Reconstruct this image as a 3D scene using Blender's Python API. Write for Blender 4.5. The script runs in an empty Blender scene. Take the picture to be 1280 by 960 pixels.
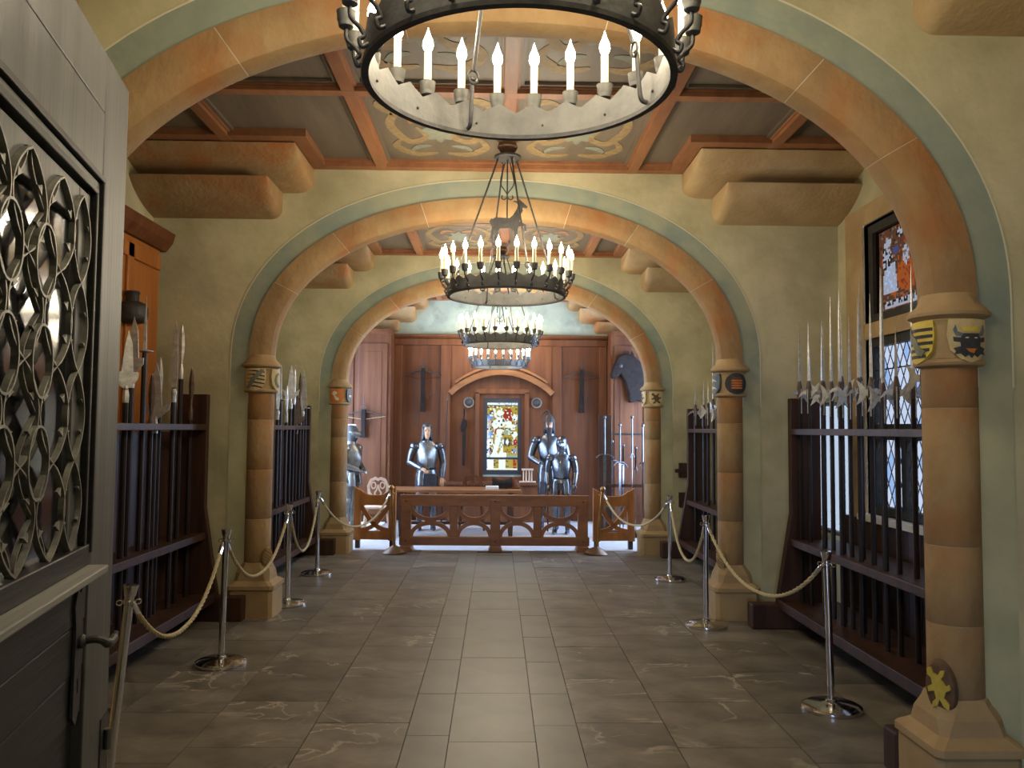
import bpy, bmesh, math, random
from mathutils import Vector, Matrix
random.seed(7)
PI = math.pi
scene = bpy.context.scene
COL = scene.collection

# ------------------------------------------------------------------ camera
F_PX, PITCH, YAW, ROLL, CAM_H = 1007.24, math.radians(3.1725), math.radians(1.0732), math.radians(0.4595), 1.688
cp, sp, cy, sy = math.cos(PITCH), math.sin(PITCH), math.cos(YAW), math.sin(YAW)
fw = Vector((sy*cp, cy*cp, sp)); rt0 = Vector((cy, -sy, 0)); up0 = rt0.cross(fw)
rt = math.cos(ROLL)*rt0 + math.sin(ROLL)*up0
up = -math.sin(ROLL)*rt0 + math.cos(ROLL)*up0
cam_d = bpy.data.cameras.new('camera'); cam_d.sensor_width = 36; cam_d.lens = F_PX/1280*36
cam_d.clip_start = 0.05; cam_d.clip_end = 200
cam = bpy.data.objects.new('camera', cam_d); COL.objects.link(cam)
cam.matrix_world = Matrix(((rt.x, up.x, -fw.x, 0), (rt.y, up.y, -fw.y, 0), (rt.z, up.z, -fw.z, CAM_H), (0, 0, 0, 1)))
scene.camera = cam

# ------------------------------------------------------------------ world, exposure
SKY_STRENGTH = 17.0
BULB_STRENGTH = 22.0
LAMP_POWER = 11.0
world = bpy.data.worlds.new('sky'); scene.world = world; world.use_nodes = True
bg = world.node_tree.nodes['Background']
bg.inputs[0].default_value = (0.45, 0.64, 1.0, 1); bg.inputs[1].default_value = SKY_STRENGTH
scene.view_settings.view_transform = 'Standard'; scene.view_settings.look = 'None'
scene.view_settings.gamma = 1; scene.view_settings.use_curve_mapping = False
EXPO = 0.68
scene.view_settings.exposure = EXPO
def portal(name, loc, rot, sx, sy_):
    d = bpy.data.lights.new(name, 'AREA'); d.shape = 'RECTANGLE'; d.size = sx; d.size_y = sy_
    d.cycles.is_portal = True
    o = bpy.data.objects.new(name, d); COL.objects.link(o); o.location = loc; o.rotation_euler = rot
portal('window_light', (3.26, 5.68, 2.22), (0, PI/2, 0), 2.5, 2.2)
portal('window_light', (3.27, 13.0, 2.0), (0, PI/2, 0), 2.5, 2.6)
portal('window_light', (-3.27, 13.0, 2.0), (0, -PI/2, 0), 2.5, 2.6)
portal('window_light', (3.26, 8.03, 1.34), (0, PI/2, 0), 1.24, 1.7)  # sky portal for the added window behind the rack
portal('doorway_light', (-.70, -3.1, 1.05), (PI/2, 0, 0), .8, 2.1)  # sky portal at the doorway of the added vestibule
portal('window_light', (0.11, 15.1, 1.55), (-PI/2, 0, 0), 0.6, 1.3)

# ------------------------------------------------------------------ materials
def mat(name, c1, c2=None, rough=0.6, metal=0.0, scale=4.0, stretch=(1, 1, 1), bump=0.0, bscale=None, detail=6.0, vary=0.0, spec=0.5, c3=None, s3=1.2, lo=0.35, hi=0.65):
    m = bpy.data.materials.new(name); m.use_nodes = True
    nt = m.node_tree; N = nt.nodes; L = nt.links
    b = N['Principled BSDF']; b.inputs['Roughness'].default_value = rough; b.inputs['Metallic'].default_value = metal
    b.inputs['Specular IOR Level'].default_value = spec
    b.inputs['Base Color'].default_value = (*c1, 1)
    if c2 is None and not bump: return m
    tc = N.new('ShaderNodeTexCoord'); mp = N.new('ShaderNodeMapping'); mp.inputs['Scale'].default_value = stretch
    L.new(tc.outputs['Object'], mp.inputs['Vector'])
    nz = N.new('ShaderNodeTexNoise'); nz.inputs['Scale'].default_value = scale; nz.inputs['Detail'].default_value = detail
    nz.inputs['Roughness'].default_value = 0.6
    L.new(mp.outputs['Vector'], nz.inputs['Vector'])
    out = None
    if c2 is not None:
        cr = N.new('ShaderNodeValToRGB'); cr.color_ramp.elements[0].position = lo; cr.color_ramp.elements[1].position = hi
        cr.color_ramp.elements[0].color = (*c1, 1); cr.color_ramp.elements[1].color = (*c2, 1)
        L.new(nz.outputs['Fac'], cr.inputs['Fac']); out = cr.outputs['Color']
        if c3 is not None:
            n3 = N.new('ShaderNodeTexNoise'); n3.inputs['Scale'].default_value = s3; n3.inputs['Detail'].default_value = 5
            L.new(mp.outputs['Vector'], n3.inputs['Vector'])
            r3 = N.new('ShaderNodeValToRGB'); r3.color_ramp.elements[0].position = 0.5; r3.color_ramp.elements[1].position = 0.72
            r3.color_ramp.elements[0].color = (0, 0, 0, 1); r3.color_ramp.elements[1].color = (1, 1, 1, 1)
            L.new(n3.outputs['Fac'], r3.inputs['Fac'])
            mx = N.new('ShaderNodeMixRGB'); mx.inputs['Color2'].default_value = (*c3, 1)
            L.new(r3.outputs['Color'], mx.inputs['Fac']); L.new(out, mx.inputs['Color1']); out = mx.outputs['Color']
        if vary:
            oi = N.new('ShaderNodeObjectInfo'); mr = N.new('ShaderNodeMapRange')
            mr.inputs['To Min'].default_value = 1-vary; mr.inputs['To Max'].default_value = 1+vary
            L.new(oi.outputs['Random'], mr.inputs['Value'])
            hs = N.new('ShaderNodeHueSaturation'); L.new(mr.outputs['Result'], hs.inputs['Value']); L.new(out, hs.inputs['Color']); out = hs.outputs['Color']
        L.new(out, b.inputs['Base Color'])
    if bump:
        n2 = N.new('ShaderNodeTexNoise'); n2.inputs['Scale'].default_value = bscale or scale*3; n2.inputs['Detail'].default_value = 5
        L.new(mp.outputs['Vector'], n2.inputs['Vector'])
        bp = N.new('ShaderNodeBump'); bp.inputs['Strength'].default_value = bump; bp.inputs['Distance'].default_value = 0.02
        L.new(n2.outputs['Fac'], bp.inputs['Height']); L.new(bp.outputs['Normal'], b.inputs['Normal'])
    return m
def glass(name, seen, gloss=0.05, rough=0.05):
    # seen: brightness of the pane against the sky
    k = SKY_STRENGTH*2**EXPO; sky = (0.45, 0.64, 1.0); col = [min(1.0, c/(k*q)) for c, q in zip(seen, sky)]
    m = bpy.data.materials.new(name); m.use_nodes = True; nt = m.node_tree; N = nt.nodes; L = nt.links
    N.remove(N['Principled BSDF']); o = N['Material Output']
    t = N.new('ShaderNodeBsdfTransparent'); t.inputs[0].default_value = (*col, 1)
    g = N.new('ShaderNodeBsdfGlossy'); g.inputs['Roughness'].default_value = rough
    x = N.new('ShaderNodeMixShader'); x.inputs[0].default_value = gloss
    L.new(t.outputs[0], x.inputs[1]); L.new(g.outputs[0], x.inputs[2]); L.new(x.outputs[0], o.inputs[0]); return m
def emit(name, col, s):
    m = bpy.data.materials.new(name); m.use_nodes = True; nt = m.node_tree; N = nt.nodes
    b = N['Principled BSDF']; b.inputs['Base Color'].default_value = (*col, 1)
    b.inputs['Emission Color'].default_value = (*col, 1); b.inputs['Emission Strength'].default_value = s
    return m
M = {}
M['plaster'] = mat('plaster', (0.385, 0.345, 0.195), (0.53, 0.48, 0.30), 0.9, scale=2.0, bump=0.25, bscale=14, c3=(0.31, 0.285, 0.175), s3=1.1)
M['plaster_blue'] = mat('blue_grey_paint', (0.205, 0.245, 0.20), (0.28, 0.305, 0.225), 0.9, scale=3.0, bump=0.2, bscale=14, c3=(0.32, 0.315, 0.20), s3=1.5)
M['plaster_pale'] = mat('pale_paint', (0.45, 0.42, 0.245), (0.52, 0.48, 0.30), 0.9, scale=3.0, bump=0.2, bscale=14, c3=(0.36, 0.345, 0.22), s3=1.5)
M['plaster_green'] = mat('green_plaster', (0.27, 0.32, 0.27), (0.36, 0.40, 0.32), 0.9, scale=3.0, bump=0.2, bscale=12, c3=(0.2, 0.235, 0.2), s3=4.0)
def fade_band(m, c_low):
    # the blue paint is worn away to pale limewash lower down, with a ragged edge
    nt = m.node_tree; N = nt.nodes; L = nt.links; b = N['Principled BSDF']; src = b.inputs['Base Color'].links[0].from_socket
    tc = N.new('ShaderNodeTexCoord'); sp_ = N.new('ShaderNodeSeparateXYZ'); L.new(tc.outputs['Object'], sp_.inputs[0])
    n = N.new('ShaderNodeTexNoise'); n.inputs['Scale'].default_value = 4.0; n.inputs['Detail'].default_value = 6; L.new(tc.outputs['Object'], n.inputs['Vector'])
    ma = N.new('ShaderNodeMath'); ma.operation = 'MULTIPLY_ADD'; ma.inputs[1].default_value = 1.6; L.new(n.outputs['Fac'], ma.inputs[0]); L.new(sp_.outputs['Z'], ma.inputs[2])
    mr = N.new('ShaderNodeMapRange'); mr.inputs['From Min'].default_value = 2.3; mr.inputs['From Max'].default_value = 3.2; L.new(ma.outputs[0], mr.inputs['Value'])
    n2 = N.new('ShaderNodeTexNoise'); n2.inputs['Scale'].default_value = 2.5; n2.inputs['Detail'].default_value = 6; L.new(tc.outputs['Object'], n2.inputs['Vector'])
    cr = N.new('ShaderNodeValToRGB'); cr.color_ramp.elements[0].position = .35; cr.color_ramp.elements[1].position = .68
    cr.color_ramp.elements[0].color = (*c_low, 1); cr.color_ramp.elements[1].color = (c_low[0]*.7, c_low[1]*.72, c_low[2]*.72, 1); L.new(n2.outputs['Fac'], cr.inputs['Fac'])
    mx = N.new('ShaderNodeMixRGB'); L.new(cr.outputs['Color'], mx.inputs['Color1']); L.new(mr.outputs['Result'], mx.inputs['Fac']); L.new(src, mx.inputs['Color2']); L.new(mx.outputs['Color'], b.inputs['Base Color'])
fade_band(M['plaster_blue'], (0.50, 0.47, 0.28))
M['line'] = mat('lime_line', (0.58, 0.54, 0.38), rough=0.9)
M['stone'] = mat('sandstone', (0.245, 0.145, 0.060), (0.32, 0.208, 0.092), 0.85, scale=5.0, stretch=(1, 1, .7), bump=0.35, bscale=26, vary=0.10, c3=(0.30, 0.115, 0.03), s3=2.6)
M['stone_pale'] = mat('buff_sandstone', (0.35, 0.235, 0.11), (0.42, 0.30, 0.15), 0.85, scale=3.5, bump=0.25, bscale=30, vary=0.08, c3=(0.30, 0.185, 0.08), s3=2.0)
M['mortar'] = mat('mortar', (0.52, 0.44, 0.31), rough=0.95)
M['ceil_wood'] = mat('ceiling_panel_wood', (0.105, 0.080, 0.056), (0.15, 0.117, 0.080), 0.55, scale=6, stretch=(1, .15, 1), bump=0.1, bscale=40, vary=0.12)
M['rib_wood'] = mat('ceiling_rib_wood', (0.20, 0.075, 0.03), (0.29, 0.125, 0.05), 0.5, scale=8, stretch=(1, .2, 1), bump=0.1, bscale=40, vary=0.1)
M['rack_wood'] = mat('dark_stained_oak', (0.028, 0.0125, 0.0075), (0.062, 0.027, 0.015), 0.48, scale=9, stretch=(1, 1, .1), bump=0.1, bscale=40, vary=0.1, spec=0.3)
M['shaft_wood'] = mat('dark_ash_shaft', (0.012, 0.008, 0.008), (0.026, 0.015, 0.012), 0.5, scale=30, stretch=(1, 1, .08), spec=0.25)
M['red_wood'] = mat('red_brown_panelling', (0.085, 0.026, 0.009), (0.138, 0.049, 0.017), 0.55, scale=9, stretch=(1, 1, .08), bump=0.08, bscale=40, vary=0.08, spec=0.25)
M['honey_wood'] = mat('honey_oak', (0.24, 0.082, 0.018), (0.36, 0.145, 0.036), 0.4, scale=10, stretch=(1, 1, .3), bump=0.08, bscale=40, vary=0.08)
M['screen_wood'] = mat('screen_oak', (0.165, 0.060, 0.016), (0.245, 0.098, 0.029), 0.46, scale=10, stretch=(.3, 1, 1), bump=0.08, bscale=40, vary=0.08)
M['orange_wood'] = mat('orange_pine', (0.30, 0.09, 0.014), (0.42, 0.15, 0.03), 0.45, scale=9, stretch=(1, 1, .08), bump=0.06, bscale=40)
M['door_wood'] = mat('grey_stained_oak', (0.05, 0.052, 0.048), (0.085, 0.086, 0.078), 0.5, scale=12, stretch=(1, 1, .06), bump=0.12, bscale=60, vary=0.06)
M['door_ledge'] = mat('pale_grey_oak', (0.15, 0.15, 0.135), (0.22, 0.218, 0.195), 0.5, scale=12, stretch=(.06, 1, 1), bump=0.12, bscale=60)  # ledge only, paler grey than the rest of the leaf
M['door_dark'] = mat('black_shaded_oak', (0.007, 0.007, 0.0065), (0.014, 0.013, 0.012), 0.5, scale=12, stretch=(.08, .08, 1), bump=0.2, bscale=50)  # black mouldings; on the lower boards it also paints in light falloff
M['lattice_iron'] = mat('wrought_iron', (0.13, 0.127, 0.11), (0.24, 0.232, 0.19), 0.5, 0.3, scale=20, bump=0.1)
M['iron'] = mat('blackened_iron', (0.035, 0.033, 0.033), (0.06, 0.056, 0.05), 0.55, 0.4, scale=20, bump=0.1, bscale=50)
M['ring_iron'] = mat('hoop_iron', (0.085, 0.083, 0.075), (0.135, 0.13, 0.115), 0.55, 0.3, scale=8, bump=0.12, bscale=40)
M['steel'] = mat('polished_steel', (0.10, 0.104, 0.118), (0.19, 0.197, 0.215), 0.31, 0.95, scale=9)
M['dull_steel'] = mat('worn_steel', (0.15, 0.147, 0.14), (0.25, 0.243, 0.225), 0.36, 0.8, scale=14)
M['blade'] = mat('blade_steel', (0.34, 0.33, 0.30), (0.56, 0.54, 0.49), 0.4, 0.4, scale=25)
M['dark_blade'] = mat('rusted_blade', (0.07, 0.045, 0.035), (0.13, 0.09, 0.07), 0.5, 0.5, scale=25)
M['chrome'] = mat('chrome', (0.72, 0.72, 0.73), rough=0.12, metal=1.0)
M['brass'] = mat('aged_brass', (0.30, 0.14, 0.035), (0.42, 0.22, 0.06), 0.32, 0.8, scale=12)
M['dark_bronze'] = mat('dark_bronze', (0.12, 0.062, 0.025), (0.18, 0.10, 0.04), 0.4, 0.5, scale=12)
M['rope'] = mat('natural_rope', (0.42, 0.34, 0.18), (0.54, 0.45, 0.26), 0.9, scale=60, bump=0.3, bscale=150)
M['candle'] = mat('candle_sleeve', (0.85, 0.72, 0.42), rough=0.5)
M['bulb'] = emit('lit_bulb', (1.0, 0.88, 0.66), BULB_STRENGTH)
M['lead'] = mat('lead_came', (0.03, 0.03, 0.035), rough=0.6, metal=0.3)
M['skin'] = mat('mannequin_skin', (0.50, 0.27, 0.15), (0.56, 0.32, 0.19), 0.55, scale=20)
M['hair'] = mat('dark_hair', (0.03, 0.02, 0.015), rough=0.7)
M['cloth_black'] = mat('black_cloth', (0.015, 0.015, 0.02), (0.03, 0.03, 0.035), 0.85, scale=30)
M['cloth_grey'] = mat('grey_hose', (0.16, 0.12, 0.10), (0.22, 0.17, 0.14), 0.85, scale=30)
M['leather'] = mat('dark_leather', (0.010, 0.0065, 0.0055), (0.022, 0.014, 0.011), 0.8, scale=14, spec=0.2)
M['white_paint'] = mat('white_paint', (0.70, 0.70, 0.68), (0.78, 0.78, 0.76), 0.6, scale=6)
M['bone'] = mat('carved_pale_wood', (0.45, 0.31, 0.21), (0.55, 0.39, 0.27), 0.6, scale=12)
M['s_yellow'] = mat('yellow_paint', (0.62, 0.46, 0.06), (0.70, 0.54, 0.10), 0.7, scale=30)
M['s_gold'] = mat('gold_paint', (0.48, 0.34, 0.04), (0.60, 0.46, 0.08), 0.6, scale=40)
M['s_black'] = mat('black_paint', (0.025, 0.025, 0.03), (0.045, 0.045, 0.05), 0.7, scale=30)
M['s_green'] = mat('grey_green_paint', (0.14, 0.15, 0.105), (0.20, 0.21, 0.14), 0.7, scale=30)
M['s_buff'] = mat('buff_paint', (0.52, 0.40, 0.19), (0.60, 0.48, 0.25), 0.8, scale=20)
M['s_orange'] = mat('orange_paint', (0.52, 0.15, 0.02), (0.60, 0.21, 0.04), 0.7, scale=30)
M['s_white'] = mat('white_heraldic_paint', (0.62, 0.58, 0.48), (0.70, 0.66, 0.56), 0.7, scale=30)
M['s_blue'] = mat('slate_blue_paint', (0.10, 0.13, 0.15), (0.17, 0.20, 0.21), 0.7, scale=30)
M['s_brown'] = mat('brown_paint', (0.09, 0.045, 0.02), (0.13, 0.07, 0.03), 0.7, scale=30)
M['scroll_tan'] = mat('ochre_scroll_paint', (0.20, 0.135, 0.06), (0.29, 0.205, 0.095), 0.7, scale=20)
M['scroll_blue'] = mat('blue_green_scroll_paint', (0.17, 0.18, 0.135), (0.22, 0.225, 0.165), 0.7, scale=20)
M['scroll_red'] = mat('rust_scroll_paint', (0.30, 0.14, 0.06), (0.36, 0.19, 0.09), 0.7, scale=20)
M['far_floor'] = mat('pale_stone_floor', (0.52, 0.52, 0.53), (0.62, 0.62, 0.63), 0.3, scale=5)
M['outside'] = mat('courtyard_ground', (0.30, 0.30, 0.29), rough=0.9)
def tile_material():
    m = mat('worn_stone_tile', (0.095, 0.082, 0.064), (0.215, 0.187, 0.145), 0.40, scale=2.4, stretch=(1, 1.4, 1), bump=0.10, bscale=9, vary=0.16, detail=8)
    nt = m.node_tree; N = nt.nodes; L = nt.links; b = N['Principled BSDF']
    src = b.inputs['Base Color'].links[0].from_socket
    tc = N.new('ShaderNodeTexCoord'); oi = N.new('ShaderNodeObjectInfo')
    ad = N.new('ShaderNodeVectorMath'); ad.operation = 'ADD'
    ml = N.new('ShaderNodeMath'); ml.operation = 'MULTIPLY'; ml.inputs[1].default_value = 7.0
    L.new(oi.outputs['Random'], ml.inputs[0]); L.new(tc.outputs['Object'], ad.inputs[0]); L.new(ml.outputs[0], ad.inputs[1])
    n = N.new('ShaderNodeTexNoise'); n.inputs['Scale'].default_value = 1.6; n.inputs['Detail'].default_value = 7; n.inputs['Distortion'].default_value = 1.2
    L.new(ad.outputs[0], n.inputs['Vector'])
    sb = N.new('ShaderNodeMath'); sb.operation = 'SUBTRACT'; sb.inputs[1].default_value = 0.5; L.new(n.outputs['Fac'], sb.inputs[0])
    ab = N.new('ShaderNodeMath'); ab.operation = 'ABSOLUTE'; L.new(sb.outputs[0], ab.inputs[0])
    r = N.new('ShaderNodeValToRGB'); r.color_ramp.elements[0].position = 0.0; r.color_ramp.elements[0].color = (1, 1, 1, 1)
    r.color_ramp.elements[1].position = 0.018; r.color_ramp.elements[1].color = (0, 0, 0, 1); L.new(ab.outputs[0], r.inputs['Fac'])
    n2 = N.new('ShaderNodeTexNoise'); n2.inputs['Scale'].default_value = 1.3; L.new(ad.outputs[0], n2.inputs['Vector'])
    r2 = N.new('ShaderNodeValToRGB'); r2.color_ramp.elements[0].position = 0.52; r2.color_ramp.elements[1].position = 0.66; L.new(n2.outputs['Fac'], r2.inputs['Fac'])
    mu = N.new('ShaderNodeMath'); mu.operation = 'MULTIPLY'; L.new(r.outputs['Color'], mu.inputs[0]); L.new(r2.outputs['Color'], mu.inputs[1])
    mu2 = N.new('ShaderNodeMath'); mu2.operation = 'MULTIPLY'; mu2.inputs[1].default_value = 0.85; L.new(mu.outputs[0], mu2.inputs[0])
    mx = N.new('ShaderNodeMixRGB'); mx.inputs['Color2'].default_value = (0.50, 0.44, 0.34, 1)
    L.new(mu2.outputs[0], mx.inputs['Fac']); L.new(src, mx.inputs['Color1']); L.new(mx.outputs['Color'], b.inputs['Base Color'])
    return m
M['tile'] = tile_material()
M['tile_pale'] = mat('smooth_grey_tile', (0.16, 0.150, 0.124), (0.20, 0.187, 0.154), 0.42, scale=3.0, bump=0.06, bscale=8, vary=0.08, detail=8)
M['grout'] = mat('dark_grout', (0.04, 0.034, 0.028), rough=0.9)
GL = {'clear': glass('old_clear_glass', (0.58, 0.68, 0.90)), 'clear2': glass('pale_blue_glass', (0.32, 0.50, 0.86)), 'pale': glass('milky_glass', (0.50, 0.62, 0.78)), 'open': glass('clear_glass', (1e3, 1e3, 1e3)),
      'white': glass('white_glass', (0.95, 1.05, 0.98)), 'gold': glass('gold_glass', (0.50, 0.38, 0.06)), 'dgold': glass('amber_glass', (0.22, 0.13, 0.03)),
      'red': glass('ruby_glass', (0.36, 0.05, 0.03)), 'blue': glass('blue_glass', (0.16, 0.30, 0.70)), 'green': glass('green_glass', (0.36, 0.46, 0.33)),
      'lead': M['lead'], 'brown': glass('brown_glass', (0.085, 0.035, 0.02)), 'orange': glass('orange_glass', (0.30, 0.075, 0.015)),
      'grey': glass('grisaille_glass', (0.34, 0.36, 0.44)), 'dred': glass('dark_ruby_glass', (0.19, 0.025, 0.02)), 'dblue': glass('dark_blue_glass', (0.05, 0.06, 0.18)), 'dim': glass('dull_grey_glass', (0.15, 0.12, 0.11))}  # dim panes use a dull grey-brown glass
M['door_glass'] = mat('dark_door_glass', (0.012, 0.012, 0.014), rough=0.12, spec=0.6)

# ------------------------------------------------------------------ mesh helpers
class G:
    def __init__(s): s.V = []; s.F = []; s.I = []; s.m = 0
    def add(s, V, F):
        o = len(s.V); s.V += [tuple(v) for v in V]
        for f in F: s.F.append([i+o for i in f]); s.I.append(s.m)
        return s
    def box(s, x0, x1, y0, y1, z0, z1):
        return s.add([(x0,y0,z0),(x1,y0,z0),(x1,y1,z0),(x0,y1,z0),(x0,y0,z1),(x1,y0,z1),(x1,y1,z1),(x0,y1,z1)],
                     [(0,3,2,1),(4,5,6,7),(0,1,5,4),(1,2,6,5),(2,3,7,6),(3,0,4,7)])
    def prism(s, poly, a0, a1, plane='xz'):
        # polygon in a plane, extruded along the third axis
        def P(p, a): return (p[0], a, p[1]) if plane == 'xz' else ((a, p[0], p[1]) if plane == 'yz' else (p[0], p[1], a))
        n = len(poly); V = [P(p, a0) for p in poly]+[P(p, a1) for p in poly]
        return s.add(V, [list(range(n)), list(range(2*n-1, n-1, -1))]+[(i, i+n, (i+1) % n+n, (i+1) % n) for i in range(n)])
    def lathe(s, prof, n=24, c=(0, 0, 0), a0=0, a1=2*PI):
        full = abs(a1-a0-2*PI) < 1e-6; k = n if full else n+1
        V = []; F = []
        for r, z in prof:
            for i in range(k):
                a = a0+(a1-a0)*i/n; V.append((c[0]+r*math.cos(a), c[1]+r*math.sin(a), c[2]+z))
        for j in range(len(prof)-1):
            for i in range(n):
                i2 = (i+1) % k; F.append((j*k+i, j*k+i2, (j+1)*k+i2, (j+1)*k+i))
        if full and prof[0] != prof[-1]:
            if prof[0][0] > 1e-6: F.append(list(range(k-1, -1, -1)))
            if prof[-1][0] > 1e-6: F.append([(len(prof)-1)*k+i for i in range(k)])
        return s.add(V, F)
    def loft(s, rings, caps=True, closed=True):
        k = len(rings[0]); V = [p for r in rings for p in r]; F = []
        for j in range(len(rings)-1):
            for i in range(k if closed else k-1):
                i2 = (i+1) % k; F.append((j*k+i, j*k+i2, (j+1)*k+i2, (j+1)*k+i))
        if caps: F.append(list(range(k-1, -1, -1))); F.append([(len(rings)-1)*k+i for i in range(k)])
        return s.add(V, F)
    def tube(s, pts, r, n=8, caps=True, sq=1.0):
        pts = [Vector(p) for p in pts]; m = len(pts)
        R = r if isinstance(r, (list, tuple)) else [r]*m
        rings = []; ref = None
        for i, p in enumerate(pts):
            t = (pts[min(i+1, m-1)]-pts[max(i-1, 0)])
            t = t.normalized() if t.length > 1e-9 else Vector((0, 0, 1))
            if ref is None: ref = Vector((1, 0, 0)) if abs(t.x) < 0.9 else Vector((0, 1, 0))
            u = (ref-t*ref.dot(t)).normalized(); v = t.cross(u); ref = u
            rings.append([tuple(p+(u*math.cos(2*PI*k/n)+v*math.sin(2*PI*k/n)*sq)*R[i]) for k in range(n)])
        return s.loft(rings, caps)
    def strip(s, pts, w, t, nrm):
        # flat bar: width w along nrm, thickness t across
        pts = [Vector(p) for p in pts]; nrm = Vector(nrm).normalized(); rings = []; m = len(pts)
        closed = (pts[0]-pts[-1]).length < 1e-6
        for i, p in enumerate(pts):
            if closed and i in (0, m-1): tg = pts[1]-pts[-2]
            else: tg = pts[min(i+1, m-1)]-pts[max(i-1, 0)]
            sd = tg.normalized().cross(nrm)*t/2; a = nrm*w/2
            rings.append([tuple(p-sd-a), tuple(p+sd-a), tuple(p+sd+a), tuple(p-sd+a)])
        return s.loft(rings, not closed)
    def ell(s, c, rx, ry, rz, n=16, m=10, z0=-1, z1=1):
        prof = []
        rings = []
        for j in range(m+1):
            z = z0+(z1-z0)*j/m; z = math.sin(z*PI/2); q = math.sqrt(max(1e-6, 1-z*z))
            rings.append([(c[0]+rx*q*math.cos(2*PI*i/n), c[1]+ry*q*math.sin(2*PI*i/n), c[2]+rz*z) for i in range(n)])
        return s.loft(rings)
    def xf(s, mt):
        s.V = [tuple(mt @ Vector(v)) for v in s.V]; return s
    def me(s, name, mats, smooth=False, ang=None):
        me = bpy.data.meshes.new(name); me.from_pydata(s.V, [], s.F)
        for m in (mats if isinstance(mats, (list, tuple)) else [mats]): me.materials.append(M.get(m) or GL[m])
        if any(s.I): me.polygons.foreach_set('material_index', s.I)
        bm = bmesh.new(); bm.from_mesh(me); bmesh.ops.recalc_face_normals(bm, faces=bm.faces); bm.to_mesh(me); bm.free()
        if smooth:
            me.polygons.foreach_set('use_smooth', [True]*len(me.polygons))
            if ang: me.set_sharp_from_angle(angle=math.radians(ang))
        me.update(); return me
    def build(s, name, mats, parent=None, smooth=False, ang=35, bevel=0, loc=None, rot=None):
        return ob(name, s.me(name, mats, smooth, ang), parent, loc, rot, bevel)
def ob(name, me, parent=None, loc=None, rot=None, bevel=0):
    o = bpy.data.objects.new(name, me); COL.objects.link(o)
    if parent is not None: o.parent = parent
    if loc: o.location = loc
    if rot: o.rotation_euler = rot
    if bevel:
        b = o.modifiers.new('edge', 'BEVEL'); b.width = bevel; b.segments = 2; b.limit_method = 'ANGLE'; b.angle_limit = math.radians(40)
    return o
def tag(o, label, cat, group=None, kind=None):
    o['label'] = label; o['category'] = cat
    if group: o['group'] = group
    if kind: o['kind'] = kind
    return o
def thing(name, label, cat, loc=(0, 0, 0), rotz=0, group=None, tilt=(0, 0)):
    o = bpy.data.objects.new(name, None); COL.objects.link(o); o.empty_display_size = 0.1
    o.location = loc; o.rotation_euler = (tilt[0], tilt[1], rotz); return tag(o, label, cat, group)
def struct(o, label=None):
    o['kind'] = 'structure'
    if label: o['label'] = label
    return o
def boxme(sx, sy_, sz, mats):
    return G().box(-sx/2, sx/2, -sy_/2, sy_/2, -sz/2, sz/2).me('block', mats)
def arc(cx, cz, rx, rz, a0, a1, n=12):
    return [(cx+rx*math.cos(math.radians(a0+(a1-a0)*i/n)), cz+rz*math.sin(math.radians(a0+(a1-a0)*i/n))) for i in range(n+1)]
def smooth_path(pts, n=6):
    P = [Vector(p) for p in pts]; out = []
    for i in range(len(P)-1):
        p0, p1, p2, p3 = P[max(i-1, 0)], P[i], P[i+1], P[min(i+2, len(P)-1)]
        for k in range(n):
            t = k/n; out.append(0.5*((2*p1)+(p2-p0)*t+(2*p0-5*p1+4*p2-p3)*t*t+(3*p1-p0-3*p2+p3)*t**3))
    out.append(P[-1]); return out

# ------------------------------------------------------------------ the setting
XW = 3.15; ZC = 4.05; YB = 14.9
YA = [3.80, 7.41, 11.09]
AA, AB, AN, AZ = 2.045, 1.31, 2.15, 2.30        # basket arch: half span, rise, roundness, springing height
def acurve(off, ts):
    out = []
    for t in ts:
        c, s_ = math.cos(t), math.sin(t)
        out.append((math.copysign(abs(c)**(2/AN), c)*(AA+off), AZ+abs(s_)**(2/AN)*(AB+off)))
    return out
def t_at(x):
    return math.acos(math.copysign((abs(x)/AA)**(AN/2), x))

# floor and tiles
floor = struct(G().box(-3.6, 3.6, -3.2, 11.30, -0.2, -0.012).build('floor', 'grout'), 'dark worn stone tiled floor of the hall')
ff = G().box(-3.6, 3.6, 11.302, 15.4, -0.2, -0.004).build('floor', 'far_floor'); struct(ff, 'pale stone floor of the far bay behind the wooden screen')
def lay(x0, x1, y0, rows, m):
    y = y0; w = x1-x0
    cache = {}
    for h in rows:
        key = round(h, 3)
        if key not in cache:
            cache[key] = G().box(-w/2+.0022, w/2-.0022, -h/2+.0022, h/2-.0022, -0.03, 0).me('tile', m)
        o = ob('tile', cache[key], floor, ((x0+x1)/2, y+h/2, random.uniform(-.0012, .0008)))
        o.rotation_euler = (random.uniform(-.0006, .0006), random.uniform(-.0006, .0006), 0)
        y += h
    return y
lay(-.245, .228, 1.27, [.8, .8, .78, .80, .80, .80, .8, .8, .8, .8, .8, .8, .23], 'tile_pale')
lay(-.483, -.245, 1.27, [.6, .6, .97, .55, .55, .7, .75, .6, .8, .65, .8, .7, .8, .7, .26], 'tile_pale')
lay(.228, .472, 1.27, [.7, .7, .7, .52, .80, .55, .7, .7, .75, .7, .8, .65, .8, .7, .26], 'tile_pale')
rows_a = [.82, .72, .62, .8]
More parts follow.
